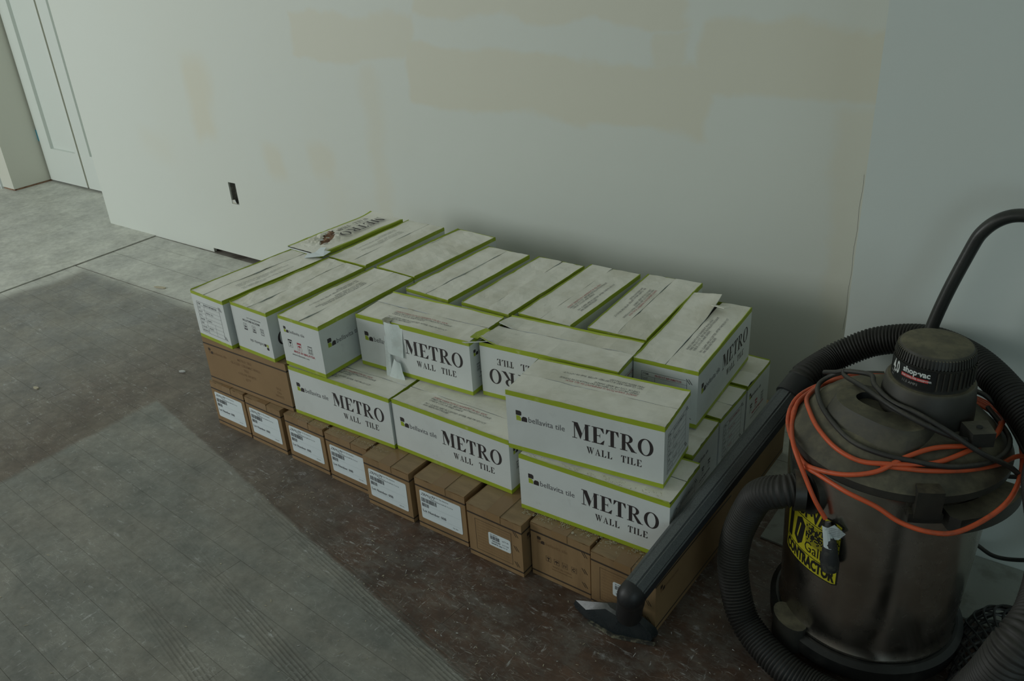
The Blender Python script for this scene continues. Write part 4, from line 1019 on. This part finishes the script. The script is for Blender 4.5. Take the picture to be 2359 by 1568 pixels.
# ---- wand leaning on the cartons
wand = empty('vacuum_wand', (0, 0, 0)); tag(wand, 'long grey plastic vacuum wand with floor nozzle leaning along the cartons', 'wand')
mwand, t, b = newmat('speckled_grey_plastic', .5); v = coords(t)
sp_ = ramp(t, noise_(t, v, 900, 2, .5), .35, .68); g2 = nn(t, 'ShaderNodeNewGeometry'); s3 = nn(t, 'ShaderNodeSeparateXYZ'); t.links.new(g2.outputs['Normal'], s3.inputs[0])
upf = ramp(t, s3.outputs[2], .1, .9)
c1 = mixc(t, sp_, (.050, .060, .062), (.105, .12, .118)); c2 = mixc(t, upf, (.022, .024, .028), c1); t.links.new(c2, b.inputs['Base Color']); bump(t, b, noise_(t, v, 420, 2), .3)  # upward facets lighter, the others darker: light painted into the colour
def ngon_tube(P, r, seg, off=.0, mb=None, groove=0.0):
    mb = mb or MB(); F = frames(P)
    up = Vector((0, 0, 1)); vs = []; ns = seg * 3
    for i, (p, (tt, a_, b_)) in enumerate(zip(P, F)):
        s0 = tt.cross(up).normalized(); u0 = s0.cross(tt).normalized(); rr_ = r(i) if callable(r) else r
        for k in range(seg):
            for da, kk in ((-.10, 1.0), (0.0, 1 - groove), (.10, 1.0)):
                an = 2 * PI * (k + off) / seg + da; vs.append(p + (s0 * math.cos(an) + u0 * math.sin(an)) * rr_ * kk)
    fs = [(i * ns + k, i * ns + (k + 1) % ns, (i + 1) * ns + (k + 1) % ns, (i + 1) * ns + k) for i in range(len(P) - 1) for k in range(ns)] + [tuple(range(ns))[::-1], tuple((len(P) - 1) * ns + k for k in range(ns))]
    mb.add(vs, fs); return mb
wl = wl - wd * .016
P_ = [wl.lerp(wu, k / 10) for k in range(11)]
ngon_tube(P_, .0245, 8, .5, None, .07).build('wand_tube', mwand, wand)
mcuff = dusty('black_rubbery_plastic', (.010, .011, .013), (.06, .06, .055), .45, .22)
c_a, c_b = wu - wd * .012, wu + wd * .030
mb = tube([c_a, c_a + wd * .001, c_a + wd * .040, c_b + wd * .004], lambda i: (.0255, .0285, .0285, .0265)[i], 22); o = mb.build('hose_cuff', mcuff, wand); smooth_angle(o, 40)
# lower elbow and nozzle
elb = catmull([wl + wd * .010, wl - wd * .004, Vector((-.5575, 1.0505, .126)), Vector((-.567, 1.062, .094)), Vector((-.575, 1.074, .060))], 6)
mb = tube(elb, lambda i: .0248, 24); o = mb.build('elbow_cuff', mcuff, wand); smooth_angle(o, 50)
# floor nozzle: wide flat head, triangular in plan
mb = MB(); A = [(-.702, 1.080), (-.660, 1.098), (-.615, 1.107), (-.560, 1.107), (-.526, 1.100), (-.530, 1.082), (-.600, 1.060), (-.670, 1.068)]
B_ = [(-.640, 1.080), (-.622, 1.092), (-.600, 1.098), (-.572, 1.096), (-.552, 1.090), (-.554, 1.074), (-.588, 1.064), (-.624, 1.070)]
def shrink(P, z, k): cx = sum(p[0] for p in P) / 8; cy = sum(p[1] for p in P) / 8; return [(cx + (x - cx) * k, cy + (y - cy) * k, z) for x, y in P]
rings = [shrink(A, .004, .96), shrink(A, .014, 1.0), shrink(A, .026, .95), shrink(B_, .050, 1.0), shrink(B_, .055, .7)]
for r_ in rings: mb.v += r_
for i in range(4):
    for k in range(8): mb.f.append([i * 8 + k, i * 8 + (k + 1) % 8, (i + 1) * 8 + (k + 1) % 8, (i + 1) * 8 + k]); mb.m.append(0)
mb.f.append(list(range(8))[::-1]); mb.m.append(0); mb.f.append([32 + k for k in range(8)]); mb.m.append(0)
# swing the head so that its long axis follows the photograph
noz = mb.build('floor_nozzle', dusty('scuffed_black_plastic', (.010, .016, .020), (.15, .155, .14), .25, .40, 35, 14), wand); smooth_angle(noz, 28)
mb = MB(); vs, fs = solid_poly([(-.660, 1.062), (-.600, 1.054), (-.524, 1.078), (-.524, 1.084), (-.600, 1.061), (-.660, 1.068)], .001, .006); mb.add(vs, fs); mb.build('nozzle_lip', simple('worn_nozzle_edge', (.035, .035, .03), .7, dirt=(.20, .19, .13), dscale=90), wand)

# ---- orange extension cord and black power cord on the lid
o_b = [(-0.35, 1.39, 0.49), (-0.374, 1.385, 0.46), (-0.365, 1.327, 0.466), (-0.341, 1.268, 0.475), (-0.312, 1.226, 0.474), (-0.274, 1.195, 0.469), (-0.235, 1.183, 0.467), (-0.199, 1.186, 0.473), (-0.165, 1.198, 0.477), (-0.133, 1.218, 0.48), (-0.103, 1.259, 0.485), (-0.079, 1.315, 0.483), (-0.073, 1.39, 0.469)]
o_c = [(-0.324, 1.198, 0.424), (-0.293, 1.176, 0.433), (-0.248, 1.167, 0.446), (-0.207, 1.176, 0.462), (-0.178, 1.2, 0.482), (-0.144, 1.235, 0.492), (-0.103, 1.272, 0.489), (-0.081, 1.306, 0.483), (-0.073, 1.371, 0.475), (-0.077, 1.435, 0.468)]
o_e = [(-0.166, 1.193, 0.471), (-0.135, 1.206, 0.471), (-0.093, 1.239, 0.468), (-0.059, 1.29, 0.459), (-0.03, 1.336, 0.457)]
o_a = [(-0.2700, 1.168, 0.350), (-0.288, 1.166, 0.378), (-0.306, 1.172, 0.405), (-0.340, 1.196, 0.447), (-0.365, 1.256, 0.443), (-0.374, 1.292, 0.451), (-0.378, 1.335, 0.455), (-.360, 1.40, .456)]
o_d = [(-0.345, 1.225, 0.425), (-0.323, 1.196, 0.42), (-0.292, 1.175, 0.425), (-0.241, 1.150, 0.427), (-0.195, 1.149, 0.418), (-0.159, 1.150, 0.403), (-0.119, 1.150, 0.402), (-0.085, 1.165, 0.405), (-0.051, 1.200, 0.423), (-0.030, 1.232, 0.448), (-0.028, 1.309, 0.450), (-0.040, 1.380, 0.452)]
o_f = [(-0.317, 1.37, 0.506), (-0.301, 1.348, 0.505), (-0.265, 1.301, 0.516), (-0.218, 1.261, 0.522), (-0.169, 1.25, 0.514), (-0.132, 1.259, 0.500), (-0.109, 1.27, 0.493)]
# behind the motor the coils close into loops
back1 = [(-.095, 1.44, .462), (-.150, 1.475, .458), (-.220, 1.485, .458), (-.290, 1.465, .458), (-.345, 1.42, .460)]
back2 = [(-.060, 1.43, .458), (-.120, 1.49, .452), (-.215, 1.50, .450), (-.310, 1.48, .452)]
morange = simple('orange_cord_rubber', (.62, .105, .035), .45, dirt=(.32, .085, .04), dscale=22, dlo=.5, dhi=.75)
cord = empty('extension_cord', (-.271, 1.181, .344)); tag(cord, 'orange extension cord coiled round the vacuum lid, plug hanging in front', 'cord')
CM = Matrix.Translation((.271, -1.181, -.344))
full = o_a[:] + [(-.330, 1.455, .456), (-.25, 1.50, .452), (-.15, 1.495, .452), (-.08, 1.44, .462)] + list(reversed(o_c[:-1])) + [(-.350, 1.235, .430), (-.378, 1.30, .448), (-.372, 1.36, .456)] + [(-.36, 1.385, .462)] + o_b[2:] + back1 + [(-.385, 1.35, .452), (-.380, 1.28, .440)] + o_d + back2
mb = tube(catmull(full, 6), .0039, 9); o = mb.build('cable', morange, cord, CM); smooth_angle(o, 70)
mb = tube(catmull([(-.205, 1.186, .467)] + o_e + [(.03, 1.36, .430)], 6), .0038, 9); o = mb.build('cable', morange, cord, CM); smooth_angle(o, 70)
# socket end, hanging
pl0, pl1, pl2 = Vector((-.2660, 1.168, .345)), Vector((-.2560, 1.160, .312)), Vector((-.2500, 1.156, .262))
mb = tube([pl0, pl0.lerp(pl1, .5), pl1, pl1.lerp(pl2, .3), pl1.lerp(pl2, .7), pl2], lambda i: (.0048, .0075, .0105, .0125, .0150, .0135)[i], 14); o = mb.build('plug', simple('black_plug_rubber', (.022, .024, .026), .5, dirt=(.07, .07, .06), dscale=60), cord, CM); smooth_angle(o, 50)
mtag = simple('white_wire_tag', (.50, .58, .60), .5)
mb = MB(); nT = 5
for j in range(nT + 1):
    for i in range(nT + 1):
        u, v_ = i / nT, j / nT; a = -2.2 + 1.9 * u; p = pl0.lerp(pl1, v_ * 1.0); r_ = .0098 + .002 * v_; mb.v.append((p.x + r_ * math.cos(a), p.y + r_ * math.sin(a), p.z - .004))
for j in range(nT):
    for i in range(nT): q_ = j * (nT + 1) + i; mb.f.append([q_, q_ + 1, q_ + nT + 2, q_ + nT + 1]); mb.m.append(0)
mb.build('warning_tag', mtag, cord, CM)
vs, fs = solid_poly([(0, 0), (.020, .004), (.030, .018), (.010, .032), (-.004, .020)], 0, .0006); mb = MB(); mb.add([(-.262 + x * .9, 1.158 + x * .2, .318 + y) if z == 0 else (-.262 + x * .9, 1.1574 + x * .2, .318 + y) for x, y, z in vs], fs); mb.build('warning_tag', mtag, cord, CM)
mb = MB()
for k in range(5): put(mb, text('WARNING: KEEP DRY', .0030, 0, 0, 1, res=1), 0, -.0035 * k)
mb2 = MB(); mb2.add([(-.260 + x * .8, 1.1563 + x * .18, .342 + y) for x, y, z in mb.v], mb.f); mb2.build('tag_print', M['greyink'], cord, CM)

mblkc = dusty('dusty_black_cord', (.016, .017, .017), (.15, .14, .11), .5, .5, 80, 14)
b_f = [(-0.36, 1.40, 0.482), (-0.335, 1.378, 0.500), (-0.316, 1.369, 0.512), (-0.272, 1.349, 0.527), (-0.256, 1.311, 0.532), (-0.22, 1.272, 0.532), (-0.182, 1.259, 0.531), (-0.136, 1.256, 0.516), (-0.084, 1.262, 0.489), (-0.040, 1.285, 0.462), (-0.010, 1.308, 0.42), (.030, 1.33, .38), (.09, 1.36, .36)]
b_g = [(-0.321, 1.371, 0.512), (-0.314, 1.360, 0.507), (-0.271, 1.309, 0.523), (-0.216, 1.260, 0.530), (-0.167, 1.248, 0.521), (-0.126, 1.260, 0.505), (-0.1, 1.275, 0.497)]
b_h = [(-0.309, 1.367, 0.515), (-0.342, 1.380, 0.490), (-0.357, 1.360, 0.477), (-0.338, 1.300, 0.486), (-0.307, 1.250, 0.488), (-0.260, 1.210, 0.482), (-0.215, 1.196, 0.482), (-0.164, 1.200, 0.482), (-0.110, 1.225, 0.476), (-0.064, 1.283, 0.470), (-.055, 1.36, .466), (-.10, 1.44, .468)]
b_i = [(-.150, 1.43, .500), (-0.108, 1.421, 0.500), (-0.075, 1.413, 0.478), (-0.049, 1.372, 0.470), (-0.024, 1.345, 0.452), (.03, 1.35, .40)]
pc = empty('power_cord', (-.256, 1.311, .532)); tag(pc, 'black power cord looped across the vacuum lid, end trailing right', 'cord')
PM = Matrix.Translation((.256, -1.311, -.532))
for P in (b_f, b_g, b_h, b_i):
    o = tube(catmull(P, 6), .0042, 9).build('cable', mblkc, pc, PM); smooth_angle(o, 70)
o = tube(catmull([(-.075, 1.618, .052), (-.045, 1.60, .053), (-.010, 1.585, .070), (.03, 1.56, .110), (.08, 1.52, .19)], 6), .0042, 9).build('cable', mblkc, pc, PM); smooth_angle(o, 70)
o = tube(catmull([(-.06, 1.46, .33), (-.03, 1.45, .345), (.01, 1.43, .37), (.05, 1.41, .38)], 6), .0040, 9).build('cable', mblkc, pc, PM); smooth_angle(o, 70)

# ---- black diamond-lattice tube at the bottom right
lat = empty('lattice_sleeve', (-.03, 1.40, 0)); tag(lat, 'black diamond-lattice plastic tube curving on the floor at bottom right corner', 'sleeve')
LM = Matrix.Translation((.03, -1.40, 0))
lp = resample(catmull([(-.060, 1.115, .035), (-.028, 1.180, .035), (-.020, 1.260, .035), (-.022, 1.335, .035), (-.020, 1.400, .035), (.005, 1.435, .035), (.050, 1.430, .035), (.085, 1.38, .035)], 16), .004)
F = frames(lp); mb = MB(); R0 = .034; ns = 11
for s_ in (1, -1):
    for j in range(ns):
        P = [p + (a * math.cos(2 * PI * j / ns + s_ * i * .085) + b_ * math.sin(2 * PI * j / ns + s_ * i * .085)) * (R0 - .0008 * s_) for i, (p, (t_x, a, b_)) in enumerate(zip(lp, F))]
        tube(P, .0024, 5, True, 0, mb)
o = mb.build('lattice', mdeep, lat, LM); tag(o, kind='stuff')

# ------------------------------------------------------------------ crumbs, chips, dust
def flake(mb, x, y, z, L, wd_, a, mi, tilt=0.0):
    c, s_ = math.cos(a), math.sin(a)
    pts = [(-L, -wd_ * .5), (L * random.uniform(.3, 1), -wd_), (L, wd_ * .6), (-L * random.uniform(.2, .9), wd_)]
    h = random.uniform(.0003, .0012)
    mb.add([(x + u * c - v_ * s_, y + u * s_ + v_ * c, z + (h if k % 2 else .0002)) for k, (u, v_) in enumerate(pts)], [(0, 1, 2, 3)], mi)
rnd = random.Random(11); random.seed(5)
mch = simple('wood_shavings', (.46, .42, .31), .8, rnd=False); mpl = simple('plaster_crumbs', (.50, .51, .50), .8, rnd=False)
mb = MB()
for k in range(7000):
    x = rnd.uniform(-2.9, .1); y = rnd.uniform(.35, 1.6)
    d = max(0, 1.13 - y)
    if y > 1.10 and -1.93 < x < -.52: continue
    if (x - VC[0]) ** 2 + (y - VC[1]) ** 2 < .19 ** 2: continue
    edge = y + .222 * (x + 2.18)
    keep = .16 + .85 * (edge > 1.13) * (x > -2.0) * (.35 + .65 * math.exp(-d * 4))
    if x < -2.0: keep = .18
    if noise.noise(Vector((x * 5, y * 5, 0))) < -.05: keep *= .35
    if rnd.random() > keep: continue
    L = rnd.uniform(.0008, .0034) if rnd.random() < .93 else rnd.uniform(.003, .007)
    flake(mb, x, y, .0002, L, rnd.uniform(.0004, .0011) * (2 if rnd.random() < .05 else 1), rnd.uniform(0, PI), 0 if rnd.random() < .6 else 1)
o = mb.build('wood_shavings', [mch, mpl]); tag(o, 'fine wood shavings and plaster crumbs scattered over the floor', 'debris', kind='stuff')
mb = MB()
for k in range(620):   # crumbs on the brown tops in front of the right METRO carton and its lid
    x = rnd.uniform(-.86, -.56); y = 1.150 + (x + .865) * .038 - abs(rnd.gauss(0, .010)) - .001
    if y < 1.118 or noise.noise(Vector((x * 60, y * 60, 4))) < -.05: continue
    flake(mb, x, y, Z2 + .0005, rnd.uniform(.0008, .0022), rnd.uniform(.0004, .0009), rnd.uniform(0, PI), 0)
for k in range(260):
    x = rnd.uniform(-.86, -.56); y = 1.152 + (x + .865) * .075 - rnd.uniform(-.004, .010)
    yb = 1.150 + (x + .865) * .038 + .001
    if y < yb or noise.noise(Vector((x * 60, y * 60, 9))) < 0: continue
    flake(mb, x, y, Z3 + .0004, rnd.uniform(.0008, .0020), rnd.uniform(.0004, .0008), rnd.uniform(0, PI), 0)
for k in range(260):
    x = rnd.uniform(-1.58, -1.25); y = 1.160 - abs(rnd.gauss(0, .008))
    flake(mb, x, y, Z2 + .0005, rnd.uniform(.0006, .0016), rnd.uniform(.0004, .0008), rnd.uniform(0, PI), 0)
o = mb.build('sawdust', [mch]); tag(o, 'pale sawdust lying on the carton ledges at the front', 'debris', kind='stuff')
def chip(x, y, z, s, label, m=mpl, a=0.0, asp=2.0, hgt=.5):
    pts = [(math.cos(q) * s * asp * random.uniform(.75, 1.1), math.sin(q) * s * random.uniform(.75, 1.1)) for q in [i * PI / 4 for i in range(8)]]
    vs, fs = solid_poly(pts, 0, s * hgt); mb = MB(); mb.add([(u, v_, w_ + (random.uniform(0, s * .2) if w_ else 0)) for u, v_, w_ in vs], fs)
    o = mb.build('chip', m); o.location = (x, y, z); o.rotation_euler = (0, 0, a); tag(o, label, 'debris', 'loose chips and crumbs'); return o
chip(-2.269, 1.286, .001, .006, 'white plaster chip on the floor left of the brown cartons', a=.3)
chip(-2.930, 1.663, .001, .008, 'long pale splinter on the floor near the wall boards', mch, .2, 4.2, .25)
chip(-2.59, .985, .001, .006, 'tan wood chip on the floor at the left picture edge', mch, .1, 2.4)
chip(-.735, 1.135, Z2 + .0005, .0028, 'round yellowish crumb on the brown carton before the right METRO carton', mch, 0, 1.2, .7)
chip(-.655, 1.080, .0285, .0035, 'small white crumb on the vacuum floor nozzle', mpl, -.4, 2.2, .3)
